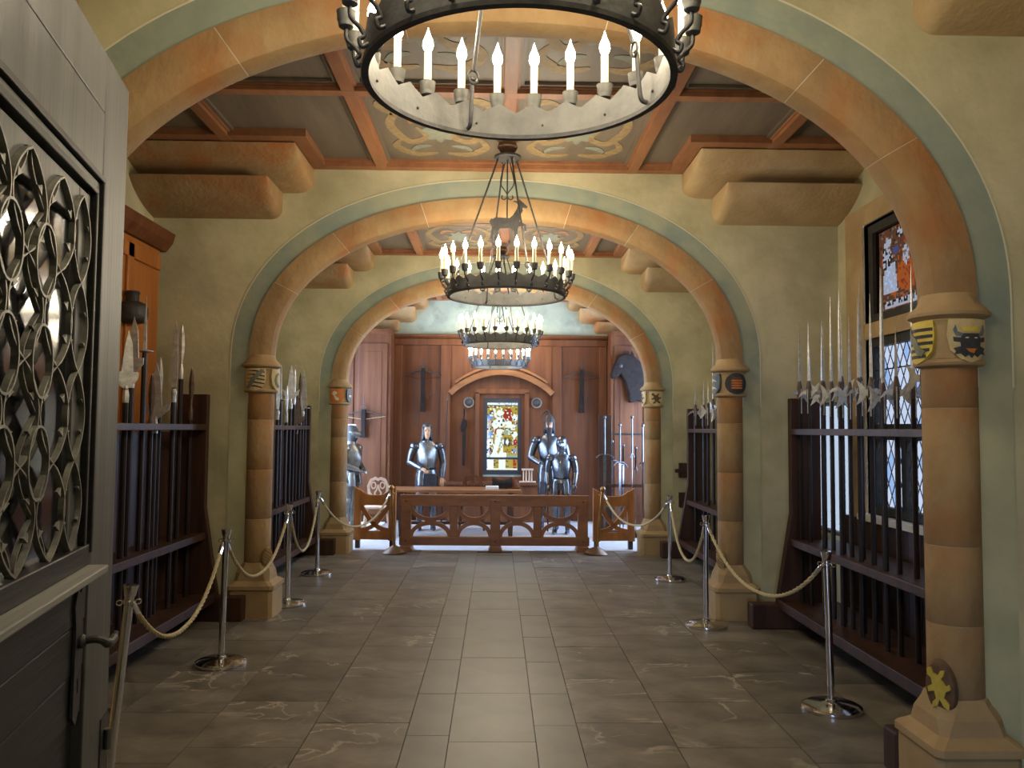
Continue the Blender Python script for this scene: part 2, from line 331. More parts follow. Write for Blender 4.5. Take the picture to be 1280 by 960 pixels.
for xs in ([.472, .98, 1.64, 2.22, 2.78, 3.16], [-.483, -1.02, -1.62, -2.2, -2.74, -3.16]):
    for k in range(len(xs)-1):
        a, b = sorted((xs[k], xs[k+1])); y = 1.27; rows = []
        tot = 11.30-1.27; acc = 0; j = k
        first = [.5, .86, .66, .4, .72][k]
        rows.append(first); acc = first
        while acc < tot-1.1:
            h = rows_a[(j*3+k) % 4]; rows.append(h); acc += h; j += 1
        rows.append(tot-acc); lay(a, b, y, rows, 'tile')
# vestibule floor
G().box(-3.5, 3.5, -3.2, 1.265, -0.011, -0.001).build('vestibule_slab', 'tile', floor)

# side walls
def wall_side(name, sgn, wins, label):
    g = G(); t = 0.09; a, b = (XW, XW+t) if sgn > 0 else (-XW-t, -XW)
    ys = 1.0
    for (y0, y1, z0, z1) in wins:
        g.box(a, b, ys, y0, 0, ZC+.1); g.box(a, b, y0, y1, 0, z0); g.box(a, b, y0, y1, z1, ZC+.1); ys = y1
    g.box(a, b, ys, YB+.3, 0, ZC+.1)
    return struct(g.build(name, 'plaster'), label)
wall_side('wall_right', 1, [(4.55, 6.80, 1.0, 3.45), (7.16, 8.9, .72, 1.96), (11.75, 14.25, .75, 3.3)], 'olive plaster side wall with the stained glass window')
wall_side('wall_left', -1, [(11.75, 14.25, .75, 3.3)], 'olive plaster side wall behind the open door')
# entrance wall; unseen vestibule added to hold back the daylight
g = G(); g.box(-XW, -1.0, 1.0, 1.27, 0, ZC+.1); g.box(1.98, XW, 1.0, 1.27, 0, ZC+.1); g.box(-1.0, 1.98, 1.0, 1.27, 2.95, ZC+.1)
struct(g.build('wall_entrance', 'plaster'), 'plaster wall around the entrance doorway')
g = G(); g.box(-2.6, -2.4, -3.1, 1.0, 0, 3.3); g.box(2.5, 2.7, -3.1, 1.0, 0, 3.3); g.box(-2.6, -1.1, -3.3, -3.1, 0, 3.3); g.box(-.3, 2.7, -3.3, -3.1, 0, 3.3); g.box(-1.1, -.3, -3.3, -3.1, 2.1, 3.3); g.box(-2.6, 2.7, -3.3, 1.0, 3.3, 3.4)  # doorway set to one side to aim daylight at the near column
struct(g.build('wall_added_vestibule', 'plaster'), 'unseen plaster vestibule walls added to limit the entrance daylight')
struct(G().box(-6, 6, -12, -3.35, -.3, -.2).build('ground_outside', 'outside'), 'courtyard ground outside')

# cross walls with basket arch
TS = [PI-PI*i/64 for i in range(65)]
def cross_wall(i, name, label):
    Y = YA[i]; y0, y1 = Y-.08, Y+.11
    C = acurve(.17, TS); xo = C[0][0]
    pts = [(xo, 0)]+C+[(-xo, 0)]
    g = G(); n = len(pts)
    V = []
    for y in (y0, y1):
        V += [(x, y, z) for x, z in pts]+[(x, y, ZC+.06) for x, z in pts]
    F = []
    for k in range(n-1):
        if k in (0, n-2):
            continue
        F.append((k, k+1, n+k+1, n+k)); F.append((2*n+k, 2*n+n+k, 2*n+n+k+1, 2*n+k+1))
    for k in range(n-1): F.append((k, 2*n+k, 2*n+k+1, k+1))
    g.add(V, F)
    g.box(-XW, xo, y0, y1, 0, ZC+.06)
    if i == 1:     # passage added through the pier so bright strips show behind the rack
        g.box(-xo, 2.84, y0, y1, 0, ZC+.06); g.box(2.84, XW, y0, y1, 1.96, ZC+.06)
    else: g.box(-xo, XW, y0, y1, 0, ZC+.06)
    w = struct(g.build(name, 'plaster'), label)
    # painted band round the arch, a skin on the wall face
    def band(o0, o1, yy, m, nm, zlow):
        a = acurve(o0, TS); b = acurve(o1, TS)
        if zlow is not None: a = [(a[0][0], zlow)]+a+[(-a[0][0], zlow)]; b = [(b[0][0], zlow)]+b+[(-b[0][0], zlow)]
        k = len(a); g = G(); rings = []
        for p, q in zip(a, b): rings.append([(p[0], yy, p[1]), (q[0], yy, q[1]), (q[0], y0+.001, q[1]), (p[0], y0+.001, p[1])])
        g.loft(rings); return g.build(nm, m, w)
    band(.19, .365, y0-.004, 'plaster_blue', 'painted_band', 0.0)
    band(.365, .374, y0-.005, 'line', 'painted_line', 1.9)
    band(.198, .206, y0-.0055, 'line', 'painted_line', 1.9)
    return w
walls = [cross_wall(0, 'wall_front', 'olive plaster cross wall over the nearest arch'),
         cross_wall(1, 'wall_middle', 'olive plaster cross wall over the middle arch'),
         cross_wall(2, 'wall_rear', 'olive plaster cross wall over the farthest arch')]
# voussoirs
JX = [[-1.78, -1.22, -.45, .5, 1.40, 1.80], [-1.85, -1.38, -.65, .61, 1.18, 1.80], [-1.83, -1.36, -.62, .62, 1.25, 1.84]]
ALAB = ['large sandstone arch ring nearest the camera', 'sandstone arch ring behind the near goat chandelier', 'small farthest sandstone arch ring before the panelled bay']
for i in range(3):
    Y = YA[i]
    root = thing('stone_arch', ALAB[i], 'arch', (0, Y, 0), group='arches across the hall')
    sec = [(.2, -.10), (.10, -.102), (.05, -.088), (.016, -.06), (0, -.02), (0, .05), (.016, .09), (.05, .118), (.10, .13), (.2, .13)]
    def sweep(ts, inset):
        rings = []
        for t in ts:
            ring = []
            for off, yy in sec:
                o2 = off+inset if off < .19 else off-inset*.5
                y2 = yy+(inset if yy < .03 else -inset)
                x, z = acurve(o2, [t])[0]; ring.append((x, y2, z))
            rings.append(ring)
        return rings
    ts_j = [PI]+[t_at(x) for x in JX[i]]+[0.0]
    for k in range(len(ts_j)-1):
        e0 = 0.0013 if k else 0; e1 = 0.0013 if k < len(ts_j)-2 else 0
        n = 12; ts = [ts_j[k]-e0+(ts_j[k+1]+e1-ts_j[k]+e0)*q/n for q in range(n+1)]
        G().loft(sweep(ts, 0)).build('voussoir', 'stone_pale' if (i == 0 or k in (0, 6)) and False else 'stone', root, smooth=True, ang=28)
    G().loft(sweep(TS, .002)).build('mortar_joint', 'mortar', root, smooth=True, ang=28)

# curved heraldic patches on columns
def clip_strips(poly, nx):
    bm = bmesh.new(); vs = [bm.verts.new((p[0], p[1], 0)) for p in poly]; bm.faces.new(vs)
    x0 = min(p[0] for p in poly); x1 = max(p[0] for p in poly)
    for k in range(1, nx):
        x = x0+(x1-x0)*k/nx
        bmesh.ops.bisect_plane(bm, geom=bm.verts[:]+bm.edges[:]+bm.faces[:], plane_co=(x, 0, 0), plane_no=(1, 0, 0))
    bm.verts.index_update(); V = [tuple(v.co) for v in bm.verts]; F = [[v.index for v in f.verts] for f in bm.faces]; bm.free(); return V, F
def patch0(poly, rad, thick, m, nm, parent, ang, zc):
    # poly in (u, v): u to the right seen from outside, v up; wraps round a cylinder
    V, F = clip_strips(poly, 6); g = G(); n = len(V); W = []
    for rr in (rad, rad-thick):
        for u, v, _ in V:
            a = ang+u/rad; W.append((rr*math.cos(a), rr*math.sin(a), zc+v))
    edges = {}
    for f in F:
        for a, b in zip(f, f[1:]+f[:1]): edges[(a, b)] = 1
    FF = [list(f) for f in F]+[[i+n for i in reversed(f)] for f in F]
    for (a, b) in edges:
        if (b, a) not in edges: FF.append([a, a+n, b+n, b])
    g.add(W, FF); return g.build(nm, m, parent)
SH = [(-.07, .085), (.07, .085), (.075, .02), (.066, -.04), (.035, -.078), (0, -.092), (-.035, -.078), (-.066, -.04), (-.075, .02)]
def scale(poly, k, dx=0, dz=0): return [(x*k+dx, z*k+dz) for x, z in poly]
def rect(x0, x1, z0, z1): return [(x0, z0), (x1, z0), (x1, z1), (x0, z1)]
def circ(cx, cz, r, n=12, rz=None): return [(cx+r*math.cos(2*PI*k/n), cz+(rz or r)*math.sin(2*PI*k/n)) for k in range(n)]
BULL = [(-.03, .03), (.03, .03), (.034, .012), (.058, .016), (.056, -.002), (.036, -.006), (.034, -.022), (.058, -.03), (.05, -.042), (.056, -.056), (.036, -.052), (.022, -.066), (.010, -.056), (0, -.07), (-.010, -.056), (-.022, -.066), (-.036, -.052), (-.056, -.056), (-.05, -.042), (-.058, -.03), (-.034, -.022), (-.036, -.006), (-.056, -.002), (-.058, .016), (-.034, .012)]
LION = [(-.045, .055), (-.028, .062), (-.02, .045), (0, .04), (.012, .055), (.03, .058), (.024, .042), (.012, .03), (.03, .012), (.045, .02), (.05, .005), (.028, -.005), (.018, -.025), (.04, -.04), (.036, -.058), (.016, -.05), (0, -.03), (-.012, -.052), (-.036, -.06), (-.03, -.042), (-.014, -.03), (-.02, -.008), (-.045, -.014), (-.048, .0), (-.026, .01), (-.03, .03), (-.046, .038)]
def shield(parent, ang, zc, design):
    R = .158
    def big(poly): return [(x*1.40, z*1.14) for x, z in poly]
    def lay_(poly, d, m, nm): return patch(poly_big(poly), R+d, .004, m, nm, parent, ang, zc)
    def patch(poly, *a): return patch0(big(poly), *a)
    def poly_big(poly): return poly
    if design == 'bull':
        patch(SH, R, .03, 's_buff', 'shield', parent, ang, zc)
        lay_(scale(BULL, 1, 0, -.004), .004, 's_black', 'bull_head')
        for s in (-1, 1):
            lay_([(s*.028, .026), (s*.044, .034), (s*.05, .062), (s*.058, .04), (s*.05, .018), (s*.03, .014)], .004, 's_blue', 'horn')
            lay_(circ(s*.016, .008, .006, 8, .003), .007, 's_white', 'eye')
        lay_([(-.02, -.036), (.02, -.036), (.012, -.042), (.006, -.055), (-.008, -.05)], .007, 's_orange', 'tongue')
        lay_([(-.03, .034), (.03, .034), (.036, .056), (.022, .046), (.012, .06), (0, .046), (-.012, .06), (-.022, .046), (-.034, .056)], .004, 's_yellow', 'crown')
    elif design == 'stripes':
        patch(SH, R, .03, 's_yellow', 'shield', parent, ang, zc)
        for k, z in enumerate((.05, .022, -.006, -.034, -.06)):
            w = .07 if z > -.03 else (.058 if z > -.05 else .044)
            lay_(rect(-w, w, z-.007, z+.006), .003, 's_black', 'stripe')
        lay_([(-.07, .06), (-.05, .074), (-.02, .03), (.0, .02), (.02, -.02), (.046, -.04), (.03, -.06), (.006, -.05), (-.016, -.01), (-.034, .0), (-.052, .034)], .006, 's_green', 'crown_band')
    elif design == 'masonry':
        patch(circ(0, 0, .078, 20, .086), R, .03, 's_black', 'shield', parent, ang, zc)
        for z in (.026, .006, -.014, -.034):
            lay_([(-.04, z), (-.026, z+.006), (.03, z+.005), (.042, z), (.034, z-.009), (-.034, z-.009)], .004, 's_orange', 'stripe')
        lay_([(-.04, .04), (-.02, .062), (0, .048), (.02, .06), (.04, .036), (.01, .034)], .004, 's_brown', 'crest')
    elif design == 'leaves':
        patch(SH, R, .03, 's_blue', 'shield', parent, ang, zc)
        for k in range(5):
            z = .06-.03*k
            lay_([(-.05, z), (-.01, z+.012), (.03, z), (.05, z-.014), (.01, z-.004), (-.02, z-.012)], .004, 's_white' if k % 2 else 's_green', 'leaf')
    elif design == 'lion':
        patch(SH, R, .03, 's_buff', 'shield', parent, ang, zc); lay_(scale(LION, 1.05), .004, 's_brown', 'lion_figure')
    elif design == 'zebra':
        patch(SH, R, .03, 's_buff', 'shield', parent, ang, zc)
        for k in range(5):
            z = .062-.03*k; w = .066 if z > -.03 else .05
            lay_([(-w, z+.006), (-w*.2, z+.002), (w, z-.012), (w, z-.002), (0, z+.012)], .003, 's_black', 'stripe')
        lay_([(.04, .08), (.066, .08), (.06, .06), (.012, .0), (-.03, -.07), (-.05, -.062), (-.02, .01)], .006, 's_green', 'bend')
    elif design == 'ring':
        patch(SH, R, .03, 's_buff', 'shield', parent, ang, zc); lay_(circ(0, 0, .05, 16, .06), .004, 's_green', 'roundel'); lay_(circ(0, 0, .032, 16, .04), .007, 's_buff', 'roundel')
    elif design == 'figure':
        patch(SH, R, .03, 's_orange', 'shield', parent, ang, zc)
        lay_([(-.034, .05), (-.01, .058), (.012, .04), (.006, .02), (-.012, .016), (.004, -.01), (.03, -.03), (.026, -.056), (-.004, -.05), (-.012, -.03), (-.022, .004), (-.04, .02)], .004, 's_white', 'rampant_figure')
    else:
        patch(SH, R, .03, 's_blue', 'shield', parent, ang, zc); lay_(rect(-.05, .05, -.01, .012), .004, 's_white', 'stripe')

CLAB = {(0, 1): 'nearest sandstone column with black bull shield on its capital', (0, -1): 'sandstone column hidden behind the open lattice door',
        (1, 1): 'sandstone column with round black and orange striped shield on its capital', (1, -1): 'sandstone column with black zebra striped shield on its capital',
        (2, 1): 'small far sandstone column with brown lion shield on its capital', (2, -1): 'small far sandstone column with orange shield and white figure'}
DES = {(0, 1): ('bull', 'stripes'), (0, -1): ('lion', 'ring'), (1, 1): ('masonry', 'leaves'), (1, -1): ('zebra', 'ring'), (2, 1): ('lion', 'lion'), (2, -1): ('figure', 'plain')}
CX = 2.160
for i in range(3):
    for s in (-1, 1):
        root = thing('stone_column', CLAB[(i, s)], 'column', (s*CX, YA[i]-.0, 0), group='columns under the arches')
        w = .195
        # plinth: square block with moulded top, corners slightly cut
        def sq(h, z, cut=.03): return [(-h+cut, -h, z), (h-cut, -h, z), (h, -h+cut, z), (h, h-cut, z), (h-cut, h, z), (-h+cut, h, z), (-h, h-cut, z), (-h, -h+cut, z)]
        G().loft([sq(w, 0), sq(w, .235), sq(w-.008, .245)]).build('plinth', 'stone_pale', root)
        G().loft([sq(w-.02, .245), sq(w+.012, .252), sq(w+.012, .285), sq(w-.03, .315), sq(w-.04, .322), sq(.150, .39, .05), sq(.130, .445, .06), sq(.124, .475, .065)]).build('base_moulding', 'stone_pale', root)
        cuts = {0: [.46, .80, 1.16, 1.80, 1.995], 1: [.46, .86, 1.30, 1.75, 1.995], 2: [.46, .95, 1.55, 1.80, 1.995]}[i]
        for k in range(4):
            G().lathe([(.1205, cuts[k]+.0012), (.122, cuts[k]+.003), (.122, cuts[k+1]-.003), (.1205, cuts[k+1]-.0012)], 32).build('drum', 'stone', root, smooth=True, ang=40)
        G().lathe([(.119, .46), (.119, 2.0)], 24).build('mortar_joint', 'mortar', root, smooth=True, ang=40)
        G().lathe([(.122, 1.992), (.148, 2.0), (.154, 2.012), (.148, 2.026), (.13, 2.032), (.128, 2.05), (.132, 2.18), (.14, 2.20), (.148, 2.21), (.142, 2.216), (.176, 2.232), (.18, 2.246), (.168, 2.262), (.138, 2.29), (.126, 2.315), (.120, 2.34)], 32).build('capital', 'stone_pale', root, smooth=True, ang=40)
        d = DES[(i, s)]
        shield(root, -PI/2+s*.10, 2.113, d[0]); shield(root, (PI if s > 0 else 0)+s*.02, 2.113, d[1])
        if i == 0 and s == 1 or i == 1:
            a = (-PI/2-s*.95)
            q = G().lathe([(.001, .012), (.05, .010), (.062, .004), (.068, -.012), (.066, -.02), (.001, -.022)], 20)
            mt = Matrix.Rotation(a, 4, 'Z') @ Matrix.Translation((.15, 0, .52)) @ Matrix.Rotation(PI/2+.12, 4, 'Y') @ Matrix.Diagonal((1.95 if i == 0 else 1.4, 1.05 if i == 0 else .8, 1, 1))
            so = q.xf(mt).build('base_shield', 's_brown' if i == 0 else 'stone', root, smooth=True, ang=40)
            if i == 0:
                lg = G().prism(scale(LION, 1.35), -.004, .005, 'xz')
                mt2 = Matrix.Rotation(a, 4, 'Z') @ Matrix.Translation((.165, 0, .52)) @ Matrix.Rotation(.12, 4, 'Y') @ Matrix.Rotation(PI/2, 4, 'Z') @ Matrix.Diagonal((.78, 1, 1.15, 1))
                lg.xf(mt2).build('lion_figure', 's_gold', so)
            else:
                for k in range(-2, 3):
                    st = G().box(-.045, .045, -.004, .006, -.004, .004)
                    st.xf(Matrix.Rotation(a, 4, 'Z') @ Matrix.Translation((.163, 0, .52)) @ Matrix.Rotation(.12, 4, 'Y') @ Matrix.Rotation(PI/2, 4, 'Z') @ Matrix.Translation((0, 0, k*.028)) @ Matrix.Rotation(.6, 4, 'Y')).build('carved_ridge', 'stone_pale', so)

# stepped corbels at the wall tops
def corbel(parent, s, x_in, x_end, ztop, zbot, proj, ywall, m, nm, rnd=.13):
    rings = []
    N = 10
    xs = [(x_in, 0.0)]+[(x_end-rnd+rnd*math.sin(q*PI/2/N), 1-math.cos(q*PI/2/N)) for q in range(N+1)]
    for x, lift in xs:
        zb = zbot+lift*(ztop-zbot)*.42; ring = []
        for k in range(9):
            a = k/8*PI/2; t_ = k/8; ring.append((s*-x, ywall-proj*(.55*math.sin(a)+.45*t_), zb+(ztop-zb)*(.55*(1-math.cos(a))+.45*t_)*.97))
        ring.append((s*-x, ywall-proj, ztop)); ring.append((s*-x, ywall+.02, ztop)); rings.append(ring)
    return G().loft(rings).build(nm, m, parent, smooth=True, ang=30)
for i in range(3):
    for s in (-1, 1):
        lab = {(0, -1): 'stepped sandstone corbel hidden above the open door', (0, 1): 'stepped sandstone corbel in the upper corner beside the nearest arch',
               (1, -1): 'reddish stepped corbel above the orange wood case', (1, 1): 'buff stepped corbel beside the stained glass window',
               (2, -1): 'small far reddish stepped corbel over the far spear rack', (2, 1): 'small far buff stepped corbel over the far halberd rack'}[(i, s)]
        r = thing('stone_corbel', lab, 'corbel', (0, 0, 0), group='corbels under the ceiling')
        yw = YA[i]-.08; m = 'stone' if s < 0 else 'stone_pale'
        # x measured towards the middle of the hall
        corbel(r, s, -XW, -1.70, ZC, 3.83, .72, yw, m, 'upper_course', .16)
        corbel(r, s, -XW, -1.98, 3.83, 3.585, .52, yw, m, 'lower_course', .10)

# ceiling
ceil = struct(G().box(-3.5, 3.5, 1.0, YB+.3, ZC+.09, ZC+.2).build('ceiling', 'ceil_wood'), 'dark coffered wooden ceiling with painted scrollwork')
bays = [(1.27, YA[0]-.08), (YA[0]+.11, YA[1]-.08), (YA[1]+.11, YA[2]-.08), (YA[2]+.11, YB)]
XR = [-XW, -2.26, -1.07, .08, 1.23, 2.30, XW]
def scroll(parent, cx, cy_, sx, sy_, z, seed):
    rnd = random.Random(seed)
    def leaf(pts, w, m):
        P = smooth_path([(p[0], p[1], 0) for p in pts], 5); n = len(P); L_, R_ = [], []
        for k, p in enumerate(P):
            t = P[min(k+1, n-1)]-P[max(k-1, 0)]; t = t.normalized(); nn = Vector((-t.y, t.x, 0)); ww = w*(.25+math.sin(PI*(k+.6)/(n+.2))*.9)
            L_.append((cx+(p+nn*ww).x*sx, cy_+(p+nn*ww).y*sy_)); R_.append((cx+(p-nn*ww).x*sx, cy_+(p-nn*ww).y*sy_))
        rings = [[(a[0], a[1], z), (b[0], b[1], z), (b[0], b[1], z+.004), (a[0], a[1], z+.004)] for a, b in zip(L_, R_)]
        G().loft(rings).build('painted_scroll', m, parent)
    for mx in (-1, 1):
        leaf([(0, -.7), (mx*.5, -.65), (mx*.85, -.2), (mx*.6, .35), (mx*.25, .2), (mx*.4, -.1)], .075, 'scroll_tan')
        leaf([(mx*.1, .75), (mx*.5, .8), (mx*.85, .55), (mx*.75, .3)], .075, 'scroll_tan')
        leaf([(mx*.75, -.45), (mx*.95, -.7), (mx*.7, -.85), (mx*.45, -.78)], .07, 'scroll_tan')
        leaf([(mx*.1, -.35), (mx*.35, -.42), (mx*.5, -.2)], .06, 'scroll_red')
        leaf([(mx*.2, .5), (mx*.45, .55), (mx*.6, .7)], .05, 'scroll_blue')
    g = G(); pts = [(cx+sx*.26*(1+.18*math.cos(8*a))*math.cos(a), cy_+sy_*.34*(1+.18*math.cos(8*a))*math.sin(a)) for a in [2*PI*k/40 for k in range(40)]]
    g.prism(pts, z-.001, z+.004, 'xy').build('painted_rosette', 'scroll_blue', parent)
for bi, (y0, y1) in enumerate(bays):
    ym = (y0+y1)/2
    for j in range(2):
        ya, yb = (y0, ym) if j == 0 else (ym, y1)
        for k in range(6):
            xa, xb = XR[k], XR[k+1]
            p = G().box(-(xb-xa)/2, (xb-xa)/2, -(yb-ya)/2, (yb-ya)/2, 0, .02).build('coffer_panel', 'ceil_wood', ceil, loc=((xa+xb)/2, (ya+yb)/2, ZC+.07))
            # moulded inner border
            g = G(); hx, hy = (xb-xa)/2-.045, (yb-ya)/2-.045
            for (a, b, c, d) in ((-hx, hx, -hy, -hy+.05), (-hx, hx, hy-.05, hy), (-hx, -hx+.05, -hy+.05, hy-.05), (hx-.05, hx, -hy+.05, hy-.05)): g.box(a, b, c, d, -.022, 0)
            g.build('coffer_border', 'ceil_wood', p)
            if 1 <= k <= 4 and (k in (2, 3)):
                scroll(p, 0, 0, hx-.08, hy-.10, -.004, bi*20+k)
    zr0, zr1 = ZC+.005, ZC+.09
    for x in XR[1:-1]:
        g = G(); g.box(-.045, .045, y0, y1, zr0, zr1); g.box(-.065, .065, y0, y1, zr0+.03, zr1); g.build('rib', 'rib_wood', ceil, loc=(x, 0, 0))
    g = G(); g.box(-XW, XW, -.045, .045, zr0-.001, zr1); g.box(-XW, XW, -.065, .065, zr0+.029, zr1); g.build('rib', 'rib_wood', ceil, loc=(0, ym, 0))
    for yy in (y0, y1):
        e = 1 if yy == y0 else -1
        g = G(); a, b = sorted((yy, yy+e*.10)); g.box(-XW, XW, a, b, zr0+.002, zr1); a, b = sorted((yy, yy+e*.14)); g.box(-XW, XW, a, b, zr0+.04, zr1); g.build('border_rib', 'rib_wood', ceil)
    if bi < 3:
        for s in (-1, 1):     # frame that steps round the corbels
            a, b = sorted((s*1.701, s*XW)); g = G(); g.box(a, b, y1-.84, y1-.70, zr0+.004, zr1)
            a, b = sorted((s*1.58, s*1.70)); g.box(a, b, y1-.84, y1, zr0+.003, zr1); g.build('border_rib', 'rib_wood', ceil)

# ------------------------------------------------------------------ windows
def clip_poly(poly, x0, x1, y0, y1):
    def cl(P, f, inter):
        out = []
        for a, b in zip(P, P[1:]+P[:1]):
            fa, fb = f(a), f(b)
            if fa >= 0: out.append(a)
            if (fa >= 0) != (fb >= 0):
                t = fa/(fa-fb); out.append((a[0]+(b[0]-a[0])*t, a[1]+(b[1]-a[1])*t))
        return out
    for f in (lambda p: p[0]-x0, lambda p: x1-p[0], lambda p: p[1]-y0, lambda p: y1-p[1]):
        poly = cl(poly, f, None)
        if len(poly) < 3: return []
    return poly
def leaded(parent, X, y0, y1, z0, z1, dw=.105, dh=.19, sgn=1, m=('clear', 'clear2')):
    # diamond panes in lead cames, in the plane x = X
    rnd = random.Random(int(y0*100)); cam_g = G()
    ny = int((y1-y0)/dw)+2; nz = int((z1-z0)/dh)+2
    for a in range(-1, 2*ny):
        for b in range(-1, 2*nz):
            if (a+b) % 2: continue
            cy_, cz = y0+a*dw/2, z0+b*dh/2
            P = clip_poly([(cy_-dw/2, cz), (cy_, cz-dh/2), (cy_+dw/2, cz), (cy_, cz+dh/2)], y0, y1, z0, z1)
            if len(P) < 3: continue
            A = abs(sum(p[0]*q[1]-q[0]*p[1] for p, q in zip(P, P[1:]+P[:1])))/2
            if A < 2e-4: continue
            mx = sum(p[0] for p in P)/len(P); mz = sum(p[1] for p in P)/len(P); tl = rnd.uniform(-.0012, .0012)
            g = G().add([(X+tl*(k-1), p[0], p[1]) for k, p in enumerate(P)], [list(range(len(P)))])
            g.build('pane', m[1] if rnd.random() < .3 else m[0], parent)
    def seg(p, q):
        # clip came segment to the light
        t0, t1 = 0., 1.; d = (q[0]-p[0], q[1]-p[1])
        for pp, dd, lo, hi in ((p[0], d[0], y0, y1), (p[1], d[1], z0, z1)):
            if abs(dd) < 1e-9: continue
            a, b = (lo-pp)/dd, (hi-pp)/dd
            if a > b: a, b = b, a
            t0, t1 = max(t0, a), min(t1, b)
        if t1-t0 > .01:
            a = (X, p[0]+d[0]*t0, p[1]+d[1]*t0); b = (X, p[0]+d[0]*t1, p[1]+d[1]*t1)
            cam_g.strip([a, b], .006, .0042, (1, 0, 0))
    H = z1-z0+y1-y0
    k = -60
    while k < 60:
        c = k*dw
        sl = dh/dw
        seg((y0+c+dw/2, z0), (y0+c+dw/2+20*dw, z0+20*dh)); seg((y0+c+dw/2, z0), (y0+c+dw/2-20*dw, z0+20*dh)); k += 1
    o = cam_g.build('lead_came', 'lead', parent); return o
def frame_rect(g, X0, X1, y0, y1, z0, z1, w):
    g.box(X0, X1, y0, y1, z0, z0+w); g.box(X0, X1, y0, y1, z1-w, z1); g.box(X0, X1, y0, y0+w, z0+w, z1-w); g.box(X0, X1, y1-w, y1, z0+w, z1-w)
def mosaic(parent, place, w, h, nx, nz, fn, nm):
    keys = []; g = G()
    for a in range(nx):
        for b in range(nz):
            k = fn((a+.5)/nx, (b+.5)/nz)
            if k not in keys: keys.append(k)
            g.m = keys.index(k)
            g.add([place(w*a/nx, h*b/nz), place(w*(a+1)/nx, h*b/nz), place(w*(a+1)/nx, h*(b+1)/nz), place(w*a/nx, h*(b+1)/nz)], [(0, 1, 2, 3)])
    return g.build(nm, keys, parent)
# window by the halberd rack
win = struct(thing('window_1', 'stone framed window with stained glass above leaded diamond panes', 'window'))
XG = 3.205
g = G(); g.box(3.13, 3.24, 6.80, 7.13, .95, 3.62); g.build('stone_jamb', 'stone_pale', win)
g = G(); g.box(3.135, 3.24, 4.30, 4.55, .95, 3.62); g.build('stone_jamb', 'stone_pale', win)
G().box(3.13, 3.24, 4.55, 6.80, 3.45, 3.62).build('stone_lintel', 'stone_pale', win)
G().box(3.14, 3.24, 4.55, 6.80, 2.47, 2.60).build('stone_transom', 'stone_pale', win)
G().box(3.05, 3.24, 4.45, 6.80, .95, 1.0).build('sill', 'white_paint', win)
cols = [(5.73, 6.78), (4.57, 5.71)]
for ci, (ya, yb) in enumerate(cols):
    g = G(); frame_rect(g, 3.175, 3.235, ya, yb, 2.60, 3.44, .075); g.build('casement_frame', 'iron', win)
    g = G(); frame_rect(g, 3.175, 3.235, ya, yb, 1.0, 2.47, .075)
    g.box(3.178, 3.232, ya+.07, yb-.07, 1.62, 1.75); yc = (ya+yb)/2; g.box(3.18, 3.23, yc-.035, yc+.035, 1.07, 1.62); g.build('casement_frame', 'iron', win)
    leaded(win, XG, ya+.075, yb-.075, 1.75, 2.395)
    for (p, q) in ((ya+.075, yc-.035), (yc+.035, yb-.075)):
        leaded(win, XG, p, q, 1.075, 1.62)
        for (e, sg) in ((p, 1), (q, -1)):    # curved heads of the small lights
            G().prism([(e, 1.62), (e+sg*.09, 1.62), (e+sg*.03, 1.59), (e, 1.53)], 3.185, 3.225, 'yz').build('arched_head', 'iron', win)
    for zb in (2.0, 2.2): G().tube([(3.19, ya+.07, zb), (3.19, yb-.07, zb)], .006, 6).build('saddle_bar', 'iron', win)
def glass_saint(u, v):
    # u runs away from the far jamb (left edge seen from the hall), v up
    def el(cu, cv, a, b): return ((u-cu)/a)**2+((v-cv)/b)**2 < 1
    h = math.sin(u*37.1+v*91.7)*43758.5; h -= math.floor(h)
    if u < .10 or u > .94 or v > .96: return 'brown'
    if .03 < v < .13 and .16 < u < .90:
        t = math.floor((u-.16)*34); q = ((u-.16)*34) % 1
        if v < .045 or v > .115: return 'grey'
        if q < .30: return 'grey'
        pat = [5, 3, 6, 2, 7, 4, 5, 1, 6][t % 9]; row = int((v-.045)/.07*3)
        return 'lead' if (pat >> min(row, 2)) & 1 else 'grey'
    if el(.23, .80, .07, .07): return 'grey' if h > .3 else 'dim'
    if el(.22, .62, .09, .13): return 'grey' if h > .35 else 'lead'
    if abs(u-(.26-.05*(v-.4))) < .10+.10*(.55-v) and .2 < v < .56: return 'grey' if h > .12 else 'clear2'
    if el(.33, .20, .05, .04): return 'orange'
    if el(.52, .88, .13, .06) : return 'grey' if h > .5 else 'lead'
    if el(.62, .80, .11, .08): return 'dred'
    if el(.37, .70, .06, .05): return 'dblue'
    if el(.56, .60, .06, .12) or (el(.62, .70, .09, .035)): return 'grey' if h > .25 else 'dim'
    if el(.58, .38, .19, .20): return 'orange' if h > .15 else 'dred'
    if el(.80, .45, .12, .2): return 'dred' if h > .3 else 'brown'
    return 'brown' if h > .45 else ('dim' if h > .38 else 'orange' if h > .30 else 'lead' if h > .22 else 'brown')
for ci, (ya, yb) in enumerate(cols):
    mosaic(win, lambda a, b, yb=yb: (XG, yb-.075-a, 2.675+b), yb-ya-.15, .69, 44, 34, glass_saint, 'stained_pane')
